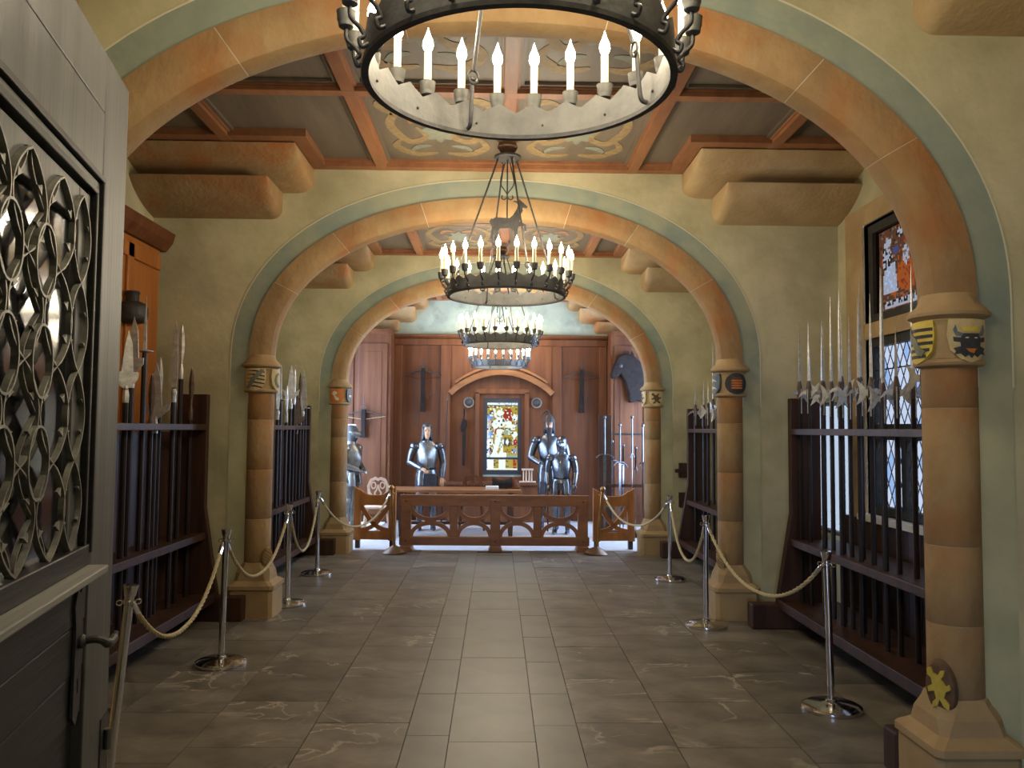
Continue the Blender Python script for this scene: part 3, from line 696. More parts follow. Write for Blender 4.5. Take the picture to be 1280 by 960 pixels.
# clear windows of the far bay
for n_, s in ((2, 1), (3, -1)):
    w_ = struct(thing('window_%d' % n_, 'tall clear window in the side of the far bay', 'window'))
    X = s*3.20
    g = G(); frame_rect(g, X-.05, X+.05, 11.75, 14.25, .75, 3.3, .07)
    for k in (1, 2): g.box(X-.04, X+.04, 11.75+k*.833-.03, 11.75+k*.833+.03, .8, 3.25)
    g.box(X-.035, X+.035, 11.8, 14.2, 2.2, 2.27); g.build('casement_frame', 'rack_wood', w_)
    for k in range(3):
        for (za, zb) in ((.82, 2.2), (2.27, 3.23)):
            G().box(X-.003, X+.003, 11.75+k*.833+.03, 11.75+(k+1)*.833-.03, za, zb).build('pane', 'open', w_)

# dark boarded wainscot under the window
wn = struct(thing('trim_1', 'dark boarded wainscot under the window behind the halberd rack', 'wainscot'))
for k in range(17):
    G().box(3.10, 3.15, 4.0+k*.187, 4.0+(k+1)*.187-.003, 0, .95).build('board', 'rack_wood', wn, bevel=.003)
# window added behind the passage to give the bright strips
w5 = struct(thing('window_5', 'added pale window giving bright strips behind the halberd rack', 'window'))
g = G(); frame_rect(g, 3.18, 3.24, 7.16, 8.9, .72, 1.96, .03); g.build('casement_frame', 'rack_wood', w5)
G().add([(3.21, 7.19, .75), (3.21, 8.87, .75), (3.21, 8.87, 1.93), (3.21, 7.19, 1.93)], [(0, 1, 2, 3)]).build('pane', 'pale', w5)

# ------------------------------------------------------------------ back wall of the far bay
WX0, WX1, WZ0, WZ1 = -.245, .463, .84, 2.25
g = G()
for (a, b, c, d) in ((-XW-.3, WX0, 0, ZC+.1), (WX1, XW+.3, 0, ZC+.1), (WX0, WX1, 0, WZ0), (WX0, WX1, WZ1, ZC+.1)): g.box(a, b, YB+.12, YB+.3, c, d)
wb = struct(g.build('wall_back', 'plaster_green'), 'panelled back wall with grey green plaster frieze')
G().box(-XW, XW, YB, YB+.12, 3.40, ZC+.06).build('frieze', 'plaster_green', wb)
def panel(x0, x1, z0, z1, y, m='red_wood', parent=None):
    o = G().box(x0, x1, y, y+.03, z0, z1).build('panel', m, parent or wb); return o
def stile(x0, x1, z0, z1, y, m='red_wood', nm='stile'):
    g = G(); g.box(x0, x1, y-.05, y+.02, z0, z1); return g.build(nm, m, wb, bevel=.008)
yP = YB+.04
panel(-1.84, -.98, 0, 3.36, yP); panel(1.03, 1.99, 0, 3.36, yP)
stile(-1.90, -1.76, 0, 3.36, yP); stile(-1.04, -.86, 0, 3.36, yP); stile(1.03, 1.20, 0, 3.36, yP); stile(1.90, 2.04, 0, 3.36, yP)
G().box(-1.9, 2.04, YB-.06, YB+.06, 3.22, 3.34).build('top_rail', 'red_wood', wb, bevel=.01)
G().prism([(YB-.02, 3.34), (YB-.12, 3.38), (YB-.12, 3.41), (YB+.1, 3.41), (YB+.1, 3.34)], -1.92, 2.06, 'yz').build('cornice', 'red_wood', wb)
# middle: arched board over the niche
arch_n = [(-.86, 2.28)]+[(-.86+1.89*k/20, 2.28+.40*math.sin(PI*k/20)**.8) for k in range(1, 20)]+[(1.03, 2.28)]
g = G(); n = len(arch_n)
V = [(x, yP-.02, z) for x, z in arch_n]+[(x, yP-.02, 3.22) for x, z in arch_n]+[(x, yP+.05, z) for x, z in arch_n]+[(x, yP+.05, 3.22) for x, z in arch_n]
F = []
for k in range(n-1):
    F += [(k, k+1, n+k+1, n+k), (2*n+k, 3*n+k, 3*n+k+1, 2*n+k+1), (k, 2*n+k, 2*n+k+1, k+1)]
g.add(V, F).build('arched_panel', 'red_wood', wb)
G().strip([(x, yP-.05, z+.05) for x, z in arch_n], .10, .10, (0, 1, 0)).build('arch_moulding', 'screen_wood', wb, smooth=True)
G().strip([(x, yP-.03, z+.17) for x, z in arch_n[1:-1]], .05, .04, (0, 1, 0)).build('arch_moulding', 'screen_wood', wb, smooth=True)
# niche back panels and ledge
for (a, b) in ((-.86, -.33), (.55, 1.03)): panel(a, b, .72, 2.72, YB+.10)
panel(-.335, WX0, .72, 2.36, YB+.085); panel(WX1, .555, .72, 2.36, YB+.085); panel(-.335, .555, WZ1, 2.36, YB+.087); panel(-.33, .55, 2.3, 2.75, YB+.10); panel(-.33, .55, .6, .8, YB+.10)
G().box(-.9, 1.05, YB-.28, YB+.12, .66, .72).build('ledge', 'red_wood', wb, bevel=.008)
G().box(-.9, 1.05, YB-.22, YB+.1, .0, .66).build('bench_front', 'red_wood', wb)
for x in (-.36, .56):
    G().box(x-.04, x+.04, YB+.02, YB+.12, .72, 2.36).build('stile', 'red_wood', wb, bevel=.006)
G().box(-.40, .60, YB+.02, YB+.12, 2.33, 2.42).build('niche_rail', 'red_wood', wb, bevel=.006)
# stained window
w4 = struct(thing('window_4', 'small stained glass window with a white knight in the panelled wall', 'window'))
g = G()
for (a, b, c, d) in ((WX0, WX0+.07, WZ0, WZ1), (WX1-.07, WX1, WZ0, WZ1), (WX0+.07, WX1-.07, WZ0, WZ0+.08), (WX0+.07, WX1-.07, WZ1-.08, WZ1), (WX0+.07, WX1-.07, 1.115, 1.155)): g.box(a, b, YB+.10, YB+.17, c, d)
g.build('window_frame', 'lead', w4)
def knight(u, v):
    def el(cu, cv, a, b): return ((u-cu)/a)**2+((v-cv)/b)**2 < 1
    h = math.sin(math.floor(u*22)*12.9898+math.floor(v*40)*78.233)*43758.5; h -= math.floor(h)
    if v > .955: return 'white' if h > .2 else 'clear2'
    if v > .94: return 'lead'
    if el(.42, .81, .12, .055): return 'white'                                  # helm
    if abs((u-.22)-(.88-v)*.5) < .035 and .72 < v < .90: return 'white'          # raised weapon
    if el(.44, .645, .17, .10): return 'white' if h > .06 else 'lead'             # breast
    if el(.28, .60, .12, .07) or el(.70, .62, .10, .05) or el(.80, .57, .14, .035): return 'white'
    if el(.90, .58, .08, .03): return 'clear2'
    if .12 < v < .52 and abs(u-(.28+(v-.12)*.35)) < .075+.04*v: return 'white' if h > .05 else 'clear'
    if v < .12 and abs(u-.26) < .17-v: return 'white'
    if .06 < v < .36 and abs(u-(.47+(v-.1)*.1)) < .06: return 'white' if v < .12 or h > .4 else 'green'
    if v < .09 and abs(u-.52) < .12: return 'white'
    if v < .05: return 'green'
    if el(.66, .46, .14, .05): return 'green' if h > .4 else 'white'
    if el(.66, .27, .17, .19):                                                    # eagle shield
        if el(.66, .28, .05, .05): return 'white'
        if el(.66, .28, .13, .09) and abs(u-.66) > .03 and h > .25: return 'lead'
        return 'gold' if h > .3 else 'dgold'
    if el(.68, .76, .16, .14) and v > .98-.52*u and h > .12: return 'red'
    if el(.32, .48, .06, .10): return 'red'
    for (cu, cv, c) in ((.10, .74, 'blue'), (.11, .41, 'blue'), (.10, .27, 'white'), (.10, .12, 'dgold'), (.90, .72, 'white'), (.90, .42, 'white'), (.90, .28, 'red'), (.90, .12, 'grey')):
        if el(cu, cv, .095, .055): return c if h > .25 else ('white' if h > .1 else 'lead')
    return 'gold' if h > .42 else ('dgold' if h > .25 else ('lead' if h > .14 else 'white'))
def shields_row(u, v):
    h = math.sin(math.floor(u*22)*12.9898+math.floor(v*10)*78.233)*43758.5; h -= math.floor(h)
    for c in (.12, .5, .88):
        if abs(u-c) < .10 and v > .18: return 'white' if c < .8 else ('red' if u > .85 and h > .4 else 'gold')
    if v < .12: return 'white'
    return 'gold' if h > .4 else ('green' if h > .25 else 'dgold')
mosaic(w4, lambda a, b: (WX0+.07+a, YB+.135, 1.155+b), WX1-WX0-.14, WZ1-.08-1.155, 36, 68, knight, 'stained_pane')
mosaic(w4, lambda a, b: (WX0+.07+a, YB+.135, WZ0+.08+b), WX1-WX0-.14, 1.115-WZ0-.08, 36, 13, shields_row, 'stained_pane')
# projecting cupboards either side
for s, x0, x1, lab in ((-1, -XW+.01, -1.90, 'tall dark red cupboard panelling on which a single crossbow hangs'), (1, 2.05, XW-.01, 'tall dark red cupboard panelling behind the horse armour')):
    c = thing('wall_cupboard', lab, 'cupboard', ((x0+x1)/2, 14.62, 0), group='cupboards flanking the back wall'); h = (x1-x0)/2
    G().box(-h, h, -.18, .27, 0, 3.36).build('body', 'red_wood', c)
    for k in range(2):
        a = -h+.06+k*(h-.02); g = G().box(a, a+h-.10, -.205, -.18, .15, 3.2); d = g.build('door', 'red_wood', c, bevel=.008)
        g = G(); g.box(a+.10, a+h-.20, -.212, -.205, .3, 3.05); g.build('door_panel', 'red_wood', d, bevel=.004)
    G().prism([(-.19, 3.36), (-.27, 3.40), (-.27, 3.45), (.27, 3.45), (.27, 3.36)], -h, h, 'yz').build('cornice', 'red_wood', c)
# triple corbel above the back panelling
for s in (-1, 1):
    r = thing('stone_corbel', 'three step orange corbel above the back panelling, %s' % ('over the hanging crossbow cupboard' if s < 0 else 'over the dark horse armour'), 'corbel', group='corbels under the ceiling')
    corbel(r, s, -XW, -1.30, ZC, 3.88, .45, YB, 'stone', 'upper_course', .12); corbel(r, s, -XW, -1.50, 3.88, 3.64, .40, YB, 'stone', 'middle_course', .12); corbel(r, s, -XW, -1.80, 3.64, 3.46, .34, YB, 'stone', 'lower_course', .08)

# ------------------------------------------------------------------ orange wood case on the left wall
oc = thing('wood_case', 'orange wooden wall case with cornice behind the spear rack', 'cupboard', (-XW, 5.85, 0))
G().box(0, .10, -1.35, 1.40, 0, 3.26).build('body', 'orange_wood', oc)
for k in range(4):
    y = -1.30+k*.68; G().box(.10, .125, y, y+.11, .1, 3.2).build('stile', 'orange_wood', oc, bevel=.006)
G().box(.10, .125, -1.30, 1.38, 3.08, 3.2).build('rail', 'orange_wood', oc, bevel=.006)
G().prism([(0, 3.26), (.14, 3.26), (.20, 3.34), (.22, 3.42), (0, 3.42)], -1.38, 1.44, 'xz').build('cornice', 'red_wood', oc)
hat = thing('kettle_hat', 'dark round iron kettle helmet hanging on the orange wood case', 'helmet', (-2.985, 6.60, 2.63))
G().lathe([(.001, .075), (.06, .072), (.10, .055), (.122, .02), (.125, -.03), (.118, -.075), (.10, -.10), (.06, -.11), (.001, -.112)], 24).build('bowl', 'iron', hat, smooth=True, ang=60)
G().lathe([(.05, .06), (.052, .13), (.06, .14), (.055, .155), (.001, .16)], 20).build('crest_knob', 'iron', hat, smooth=True, ang=40)
G().tube([(-.16, 0, .13), (-.05, 0, .13), (0, 0, .15)], .012, 8).build('hanger', 'iron', hat)
for y, z in ((11.0, 1.14), (10.98, .74)):
    b_ = thing('wall_bracket', 'small dark wooden bracket on the far pier, %s' % ('upper one with a peg' if z > 1 else 'lower one near the rope post'), 'bracket', (2.56, YA[2]-.095, z), group='dark brackets on the far pier')
    G().box(-.07, .07, -.03, .03, -.10, .10).build('block', 'rack_wood', b_, bevel=.006)
    if z > 1: G().box(-.13, .10, -.06, -.03, -.03, .02).build('peg', 'rack_wood', b_, bevel=.004)

# ------------------------------------------------------------------ weapon racks
def rack(s, y0, y1, label, x0=2.55, back=False):
    r = thing('weapon_rack', label, 'rack', (s*x0, (y0+y1)/2, 0), group='weapon racks along the aisles')
    h = (y1-y0)/2
    # local x grows away from the hall middle
    def X(a): return s*a
    for e in (-1, 1):
        prof = [(0.0, .98), (-.13, .20), (-.13, .16), (.26, .16), (.26, 1.97), (0.0, 1.97)]
        a, b = sorted((e*h, e*(h-.07)))
        G().prism([(X(p), z) for p, z in prof], a, b, 'xz').build('end_board', 'rack_wood', r, bevel=.006)
        a, b = sorted((e*(h+.03), e*(h-.11)))
        xs = sorted((X(-.58 if (e < 0 and y0 < 5) else -.36), X(.44))); G().box(xs[0], xs[1], a, b, 0, .21).build('foot_beam', 'rack_wood', r, bevel=.012)
    def bx(nm, xa, xb, z0, z1, bev=.004):
        xs = sorted((X(xa), X(xb))); return G().box(xs[0], xs[1], -h+.07, h-.07, z0, z1).build(nm, 'rack_wood', r, bevel=bev)
    bx('top_rail', -.012, .03, 1.655, 1.705); bx('rear_rail', .23, .26, 1.655, 1.705)
    if back:
        n = int((y1-y0-.14)/.17); w_ = (y1-y0-.14)/n
        for k in range(n):
            a, b = sorted((X(.262), X(.285))); ya = -h+.07+k*w_; G().box(a, b, ya+.002, ya+w_-.002, .2, 1.64).build('back_plank', 'rack_wood', r, bevel=.003)
    bx('shelf', .0, .40, .735, .755); bx('shelf_edge', -.02, .012, .705, .765); bx('floor_board', -.10, .40, .20, .225); bx('floor_edge', -.13, -.10, .17, .245)
    return r
rack(1, 4.03, 7.02, 'dark rack full of long spiked halberds in front of the window')
rack(-1, 4.25, 7.22, 'dark rack of spears and partisans beside the open door', 2.55, True)
rack(1, 8.05, 10.78, 'far dark weapon rack behind the striped shield column')
rack(-1, 8.05, 11.0-.12, 'far dark weapon rack behind the zebra shield column', 2.49, True)
def shaft(root, z0, z1, r):
    G().tube([(0, 0, z0), (0, 0, z0+.3), (0, 0, z1-.1), (0, 0, z1)], [r, r*1.05, r, r*.85], 8).build('shaft', 'shaft_wood', root, smooth=True)
def flat(poly, t=.005, k=1.0): return G().prism([(x*k, z) for x, z in poly], -t, t, 'xz')
def polearm(kind, s, y, tip, label, rot=0., dx=.10, dark=False, base=.225, lean=(0, 0), group=None, sr=.02, x0=2.55):
    r = thing('pole_weapon', label, 'polearm', (s*(x0+dx), y, 0), rot, group, lean)
    m = 'dark_blade' if dark else 'blade'
    if kind == 'halberd':
        hb = min(tip-.28, 2.0+.12*((y*31) % 1.0)); L = tip-hb
        shaft(r, base, hb, sr)
        G().loft([[(-.010, -.010, hb-.02), (.010, -.010, hb-.02), (.010, .010, hb-.02), (-.010, .010, hb-.02)], [(-.008, -.008, hb+L*.4), (.008, -.008, hb+L*.4), (.008, .008, hb+L*.4), (-.008, .008, hb+L*.4)], [(-.001, -.001, tip), (.001, -.001, tip), (.001, .001, tip), (-.001, .001, tip)]]).build('spike', m, r)
        z = hb-.09; q = .72
        flat([(x*q, z+d*q) for x, d in ((.0, .03), (.05, .03), (.085, .085), (.135, .125), (.112, .05), (.108, 0), (.114, -.05), (.145, -.13), (.085, -.085), (.05, -.03), (0, -.03))], .004).build('axe_blade', m, r)
        flat([(x*q, z+d*q) for x, d in ((0, .035), (-.05, .04), (-.10, .015), (-.15, -.06), (-.09, -.015), (-.05, -.005), (0, -.02))], .004).build('fluke', m, r)
        g = G(); g.box(-.004, .004, -.0235, -.019, hb-.26, hb-.05); g.box(-.004, .004, .019, .0235, hb-.26, hb-.05); g.build('langet', m, r)
        G().lathe([(.018, hb-.14), (.0215, hb-.13), (.0205, hb-.03), (.012, hb+.02)], 10).build('socket', 'dark_blade', r, smooth=True)
    elif kind == 'partisan':
        hb = tip-.50; shaft(r, base, hb, sr)
        flat([(0, tip), (.022, tip-.12), (.034, tip-.30), (.036, tip-.345), (.085, tip-.31), (.075, tip-.37), (.03, tip-.42), (.012, tip-.44), (-.012, tip-.44), (-.03, tip-.42), (-.075, tip-.37), (-.085, tip-.31), (-.036, tip-.345), (-.034, tip-.30), (-.022, tip-.12)], .005, 1.3).build('blade', m, r)
        G().lathe([(.022, hb-.05), (.024, hb), (.014, hb+.05), (.012, hb+.08)], 10).build('socket', m, r, smooth=True)
    elif kind == 'glaive':
        hb = tip-.42; shaft(r, base, hb, sr)
        flat([(.004, tip), (.026, tip-.10), (.034, tip-.30), (.062, tip-.30), (.06, tip-.345), (.03, tip-.40), (0, tip-.43), (-.03, tip-.40), (-.06, tip-.345), (-.062, tip-.30), (-.026, tip-.30), (-.012, tip-.12)], .005, 1.3).build('blade', m, r)
        G().lathe([(.021, hb-.10), (.023, hb-.04), (.012, hb+.02)], 10).build('socket', m, r, smooth=True)
    elif kind == 'spear':
        hb = tip-.36; shaft(r, base, hb, sr)
        g = G(); rings = []
        for q, w in ((0, .010), (.05, .012), (.12, .020), (.20, .024), (.28, .017), (.34, .008), (.36, .001)): rings.append([(-w, 0, hb+q), (0, -.007 if q < .35 else -.001, hb+q), (w, 0, hb+q), (0, .007 if q < .35 else .001, hb+q)])
        g.loft(rings).build('blade', m, r)
        G().lathe([(.020, hb-.10), (.021, hb-.02), (.011, hb+.03)], 10).build('socket', m, r, smooth=True)
    elif kind == 'awl':
        hb = tip-.42; shaft(r, base, hb, sr)
        G().loft([[(-.011, -.011, hb), (.011, -.011, hb), (.011, .011, hb), (-.011, .011, hb)], [(-.009, -.009, hb+.2), (.009, -.009, hb+.2), (.009, .009, hb+.2), (-.009, .009, hb+.2)], [(-.001, -.001, tip), (.001, -.001, tip), (.001, .001, tip), (-.001, .001, tip)]]).build('spike', m, r)
        G().lathe([(.02, hb-.012), (.062, hb-.004), (.064, hb+.004), (.014, hb+.012)], 16).build('guard', m, r, smooth=True)
    elif kind == 'sword_spear':
        hb = tip-.55; shaft(r, base, hb, sr)
        flat([(0, tip), (.016, tip-.10), (.022, tip-.45), (.012, tip-.56), (-.012, tip-.56), (-.022, tip-.45), (-.016, tip-.10)], .004, 1.25).build('blade', m, r)
        G().lathe([(.021, hb-.12), (.02, hb-.06), (.026, hb-.04), (.014, hb)], 10).build('socket', m, r, smooth=True)
    return r
ORD = ['first', 'second', 'third', 'fourth', 'fifth', 'sixth', 'seventh', 'eighth', 'ninth', 'tenth', 'eleventh', 'twelfth', 'thirteenth', 'fourteenth', 'fifteenth', 'sixteenth']
R1 = [(6.93, 2.63), (6.80, 2.61), (6.57, 2.55), (6.44, 2.58), (6.34, 2.76), (6.22, 2.67), (6.11, 2.80), (6.01, 2.56), (5.89, 2.84), (5.79, 2.66), (5.66, 2.67), (5.56, 2.84), (5.42, 2.80), (5.30, 2.40), (5.14, 2.78), (4.90, 2.70)]
for k, (y, tip) in enumerate(R1):
    polearm('halberd', 1, y, tip, 'long spiked halberd in the window rack, %s from the far end board' % ORD[k], rot=[.3, -.9, 2.6, .1, 2.2, -.5, .6, 2.9, -.2, .9, 2.5, .2, 3.0, -.4, .25, 2.7][k], dx=.075+.03*(k % 3), group='halberds in the window rack', sr=.0175)
L1 = [('glaive', 5.77, 2.37, False), ('glaive', 5.88, 2.48, False), ('awl', 6.11, 2.67, False), ('spear', 6.20, 2.09, True), ('partisan', 6.31, 2.18, False), ('spear', 6.40, 2.23, False), ('sword_spear', 6.62, 2.55, False), ('spear', 6.79, 2.54, False), ('spear', 7.06, 2.20, True)]
LL = ['narrow glaive half hidden behind the door edge', 'broad glaive with crescent base next to the door edge', 'long awl spike with round guard in the near spear rack', 'short dark leaf spear behind the winged partisan', 'winged partisan with pale crescent lugs in the near spear rack', 'slim spear just behind the winged partisan', 'long flat bladed spear in the middle of the near rack', 'bright leaf bladed spear near the end board of the near rack', 'short dark spear at the end board of the near rack']
for k, (kd, y, tip, dk) in enumerate(L1):
    polearm(kd, -1, y, tip, LL[k], rot=[.5, .1, .2, .3, .1, .4, .1, .2, .1][k], dx=.085+.012*(k % 3), dark=dk, group='spears in the near rack')
for k, y in enumerate((5.55, 5.35, 5.1)): polearm('spear', -1, y, 2.3, 'spear in the near rack behind the open door, %s after the glaives' % ORD[k], dx=.12, group='spears in the near rack')
L2 = [(9.42, 2.44, 'sword_spear'), (9.62, 2.43, 'awl'), (10.0, 2.46, 'partisan'), (10.25, 2.43, 'spear'), (10.48, 2.40, 'spear'), (10.68, 2.46, 'sword_spear'), (10.78, 2.36, 'awl'), (9.2, 2.4, 'spear'), (9.85, 2.2, 'spear'), (10.36, 2.15, 'partisan'), (10.58, 2.12, 'spear')]
for k, (y, tip, kd) in enumerate(sorted(L2, reverse=True)):
    polearm(kd, -1, y, tip, 'spear in the far rack behind the zebra shield column, %s from the far end board' % ORD[k], rot=.1*k, dx=.055+.01*(k % 3), dark=k in (3, 4), group='spears in the far rack', x0=2.49)
R2 = [(10.62, 2.29, 'halberd'), (10.42, 2.34, 'halberd'), (10.18, 2.81, 'halberd'), (9.98, 2.29, 'halberd'), (9.76, 2.25, 'halberd'), (9.61, 2.59, 'halberd'), (9.4, 2.4, 'halberd'), (9.15, 2.45, 'halberd')]
for k, (y, tip, kd) in enumerate(R2):
    polearm(kd, 1, y, tip, 'halberd in the far rack behind the striped shield column, %s from the far end' % ORD[k], rot=.9*k, dx=.08+.06*(k % 3), group='halberds in the far rack')

# ------------------------------------------------------------------ chandeliers
GOAT = [(-.15, .02), (-.135, .045), (-.12, .04), (-.10, .055), (.02, .05), (.05, .075), (.08, .125), (.095, .165), (.075, .185), (.05, .19), (.06, .2), (.10, .195), (.105, .215), (.118, .2), (.135, .185), (.175, .15), (.165, .135), (.13, .14), (.135, .115), (.115, .08), (.105, .02), (.16, -.005), (.165, -.06), (.15, -.065), (.145, -.02), (.10, -.02), (.09, -.05), (.085, -.13), (.065, -.13), (.06, -.06), (.03, -.035), (-.06, -.04), (-.075, -.06), (-.07, -.135), (-.092, -.135), (-.105, -.06), (-.125, -.13), (-.145, -.13), (-.128, -.03)]
CH_R = .466
def chandelier(x, y, label, goat):
    c = thing('ring_chandelier', label, 'chandelier', (x, y, 2.745), 0, 'candle chandeliers down the hall')
    n = 192; rings = []; NC = 24
    for k in range(n+1):
        a = 2*PI*k/n; ph = (k/n*NC-.5) % 1.0; top = .092+.034*(1-abs(ph-.5)*2 if False else (abs(ph-.5)*2))
        ca, sa = math.sin(a), math.cos(a)
        rings.append([((CH_R+d)*ca, (CH_R+d)*sa, z) for d, z in ((.004, 0), (.004, top), (-.004, top), (-.004, 0))])
    rg = G().loft(rings, False).build('hoop', 'ring_iron', c)
    G().lathe([(CH_R+.012, -.004), (CH_R+.012, .010), (CH_R-.010, .010), (CH_R-.010, -.004), (CH_R+.012, -.004)], 96).build('hoop_rim', 'iron', c)
    bra = G().tube(smooth_path([(0, CH_R+.003, .03), (0, CH_R+.022, .02), (0, CH_R+.03, .04), (0, CH_R+.016, .052), (0, CH_R+.03, .075), (0, CH_R+.056, .10), (0, CH_R+.058, .135)], 5), .0065, 6).me('bracket', 'iron', True)
    cup = G().lathe([(.012, .130), (.022, .136), (.024, .145), (.024, .150), (.027, .155), (.028, .176), (.030, .182), (.026, .182), (.024, .16)], 16, (0, CH_R+.058, 0)).me('cup', 'ring_iron', True, 40)
    can = G().lathe([(.0135, .15), (.0135, .292), (.010, .296), (.001, .296)], 12, (0, CH_R+.058, 0)).me('candle', 'candle', True, 40)
    bul = G().lathe([(.006, .294), (.015, .303), (.0195, .317), (.0175, .335), (.010, .353), (.004, .370), (.0005, .384)], 10, (0, CH_R+.058, 0)).me('bulb', 'bulb', True)
    for k in range(NC):
        a = 2*PI*(k+.5)/NC
        b = ob('bracket', bra, c, rot=(0, 0, a)); q = ob('cup', cup, c, rot=(0, 0, a)); cn = ob('candle', can, c, rot=(0, 0, a)); ob('bulb', bul, cn)
    for k in range(12):
        a = 2*PI*(k+.5)/12+.05
        G().lathe([(.005, .002), (.004, -.005), (.0005, -.007)], 6).xf(Matrix.Rotation(a, 4, 'Z') @ Matrix.Translation((0, CH_R-.004, .045)) @ Matrix.Rotation(PI/2, 4, 'X').inverted()).build('rivet', 'iron', c, smooth=True)
    for k in range(4):
        a = math.radians(-22+90*k); d = Vector((math.sin(a), math.cos(a), 0)); t = Vector((d.y, -d.x, 0))
        G().tube(smooth_path([d*(CH_R-.008)+Vector((0, 0, .02)), d*(CH_R-.03)+Vector((0, 0, .03)), d*(CH_R-.04)+Vector((0, 0, .10)), d*(CH_R-.045)+Vector((0, 0, .17)), d*(CH_R-.055)+Vector((0, 0, .185))], 5), .008, 8).build('hook', 'iron', c, smooth=True)
        lk = [d*(CH_R-.055)+t*.018*math.cos(2*PI*i/14)+Vector((0, 0, .19+.024*math.sin(2*PI*i/14))) for i in range(15)]
        G().tube(lk, .0045, 6, False).build('link', 'iron', c, smooth=True)
        p0 = d*(CH_R-.06)+Vector((0, 0, .21)); p1 = d*.085+Vector((0, 0, 1.12))
        G().tube([p0, p1], .0072, 8).build('rod', 'iron', c, smooth=True)
        lk = [p1+t*.014*math.cos(2*PI*i/12)+Vector((0, 0, .012+.016*math.sin(2*PI*i/12))) for i in range(13)]
        G().tube(lk, .004, 6, False).build('link', 'iron', c, smooth=True)
    G().lathe([(.10, 1.13), (.11, 1.14), (.11, 1.155), (.03, 1.165), (.02, 1.20)], 24).build('spreader', 'iron', c, smooth=True, ang=40)
    G().lathe([(.02, 1.17), (.06, 1.19), (.085, 1.23), (.07, 1.265), (.10, 1.30), (.12, 1.318)], 20).build('ceiling_boss', 's_brown', c, smooth=True, ang=50)
    # middle rod, iron heart scrolls
    G().tube([(0, 0, 1.14), (0, 0, .62 if goat else .75)], .006, 8).build('centre_rod', 'iron', c, smooth=True)
    for s in (-1, 1):
        G().tube(smooth_path([(s*.02, 0, 1.10), (s*.05, 0, .98), (s*.05, 0, .92), (s*.0, 0, .84), (s*.02, 0, .80), (s*.045, 0, .81), (s*.04, 0, .835)], 6), .005, 6).build('scroll', 'iron', c, smooth=True)
    if goat:
        G().prism(scale(GOAT, .95), -.006, .006, 'xz').build('goat_emblem', 'iron', c, loc=(.0, 0, .60))
    # light of the bulbs
    for k in range(6):
        a = 2*PI*(k+.5)/6; l = bpy.data.lights.new('candle_light', 'POINT'); l.energy = LAMP_POWER; l.shadow_soft_size = .03; l.color = (1.0, 0.87, 0.66)
        o = bpy.data.objects.new('candle_light', l); COL.objects.link(o); o.parent = c; o.location = ((CH_R+.058)*math.sin(a), (CH_R+.058)*math.cos(a), .41)
    return c
chandelier(.06, 2.42, 'large iron ring chandelier nearest the camera, cut off by the top edge', False)
chandelier(.07, 6.45, 'iron ring chandelier with a goat emblem hanging before the middle arch', True)
chandelier(.04, 10.25, 'iron ring chandelier, second smallest, hanging before the farthest arch', False)
chandelier(.04, 13.95, 'smallest farthest iron ring chandelier near the panelled back wall', False)

# ------------------------------------------------------------------ rope barriers
def stanchion(x, y, label, kind='chrome', tilt=(0, 0), group='chrome rope posts'):
    s = thing('rope_post', label, 'stanchion', (x, y, 0), 0, group, tilt)
    if kind == 'chrome':
        G().lathe([(.175, 0), (.178, .008), (.176, .022), (.15, .034), (.06, .042), (.034, .05), (.03, .062), (.022, .066)], 40).build('base', 'chrome', s, smooth=True, ang=30)
        G().lathe([(.021, .05), (.021, .90)], 20).build('pole', 'chrome', s, smooth=True, ang=40)
        G().lathe([(.024, .862), (.03, .866), (.03, .878), (.024, .882)], 20).build('collar', 'chrome', s, smooth=True, ang=40)
        G().lathe([(.022, .895), (.026, .905), (.034, .945), (.034, .952), (.001, .953)], 20).build('cap', 'chrome', s, smooth=True, ang=40)
        m = 'chrome'
    else:
        G().lathe([(.165, 0), (.165, .018), (.15, .03), (.10, .065), (.05, .09), (.03, .10), (.022, .11)], 32).build('base', 'dark_bronze', s, smooth=True, ang=30)
        G().lathe([(.021, .08), (.021, .85)], 16).build('pole', 'brass', s, smooth=True, ang=40)
        G().lathe([(.026, .79), (.03, .80), (.026, .81)], 16).build('collar', 'brass', s, smooth=True)
        G().lathe([(.022, .845), (.032, .86), (.036, .89), (.022, .91), (.001, .915)], 16).build('cap', 'brass', s, smooth=True, ang=50)
        m = 'brass'
    zc = .872 if kind == 'chrome' else .80
    for k in range(4):
        a = PI/4+k*PI/2; d = Vector((math.cos(a), math.sin(a), 0))
        G().tube([d*.028+d*.014*(1-math.cos(2*PI*i/10))+Vector((0, 0, zc+.012*math.sin(2*PI*i/10))) for i in range(11)], .0035, 6, False).build('hook_ring', m, s, smooth=True)
    return s
ST = {'R1': (2.052, 4.96), 'R2': (1.825, 7.02), 'R3': (1.97, 9.15), 'RB': (1.364, 11.0), 'L1': (-1.765, 3.80), 'L2': (-1.945, 5.87), 'L3': (-1.973, 7.80), 'L4': (-2.05, 9.41), 'LB': (-1.36, 11.0), 'L0': (-2.0, 3.40)}
stanchion(*ST['R1'], 'chrome rope post standing nearest the halberd rack and window', tilt=(0, -.022))
stanchion(*ST['R2'], 'chrome rope post before the striped shield column')
stanchion(*ST['R3'], 'far chrome rope post between the striped shield column and wooden screen')
stanchion(*ST['L1'], 'leaning chrome rope post beside the open lattice door', tilt=(-.03, .075))
stanchion(*ST['L2'], 'chrome rope post in front of the near spear rack end', tilt=(0, .015))
stanchion(*ST['L3'], 'chrome rope post just past the zebra shield column')
stanchion(*ST['L4'], 'far chrome rope post before the orange shield column')
stanchion(*ST['L0'], 'chrome rope post hidden behind the open lattice door')
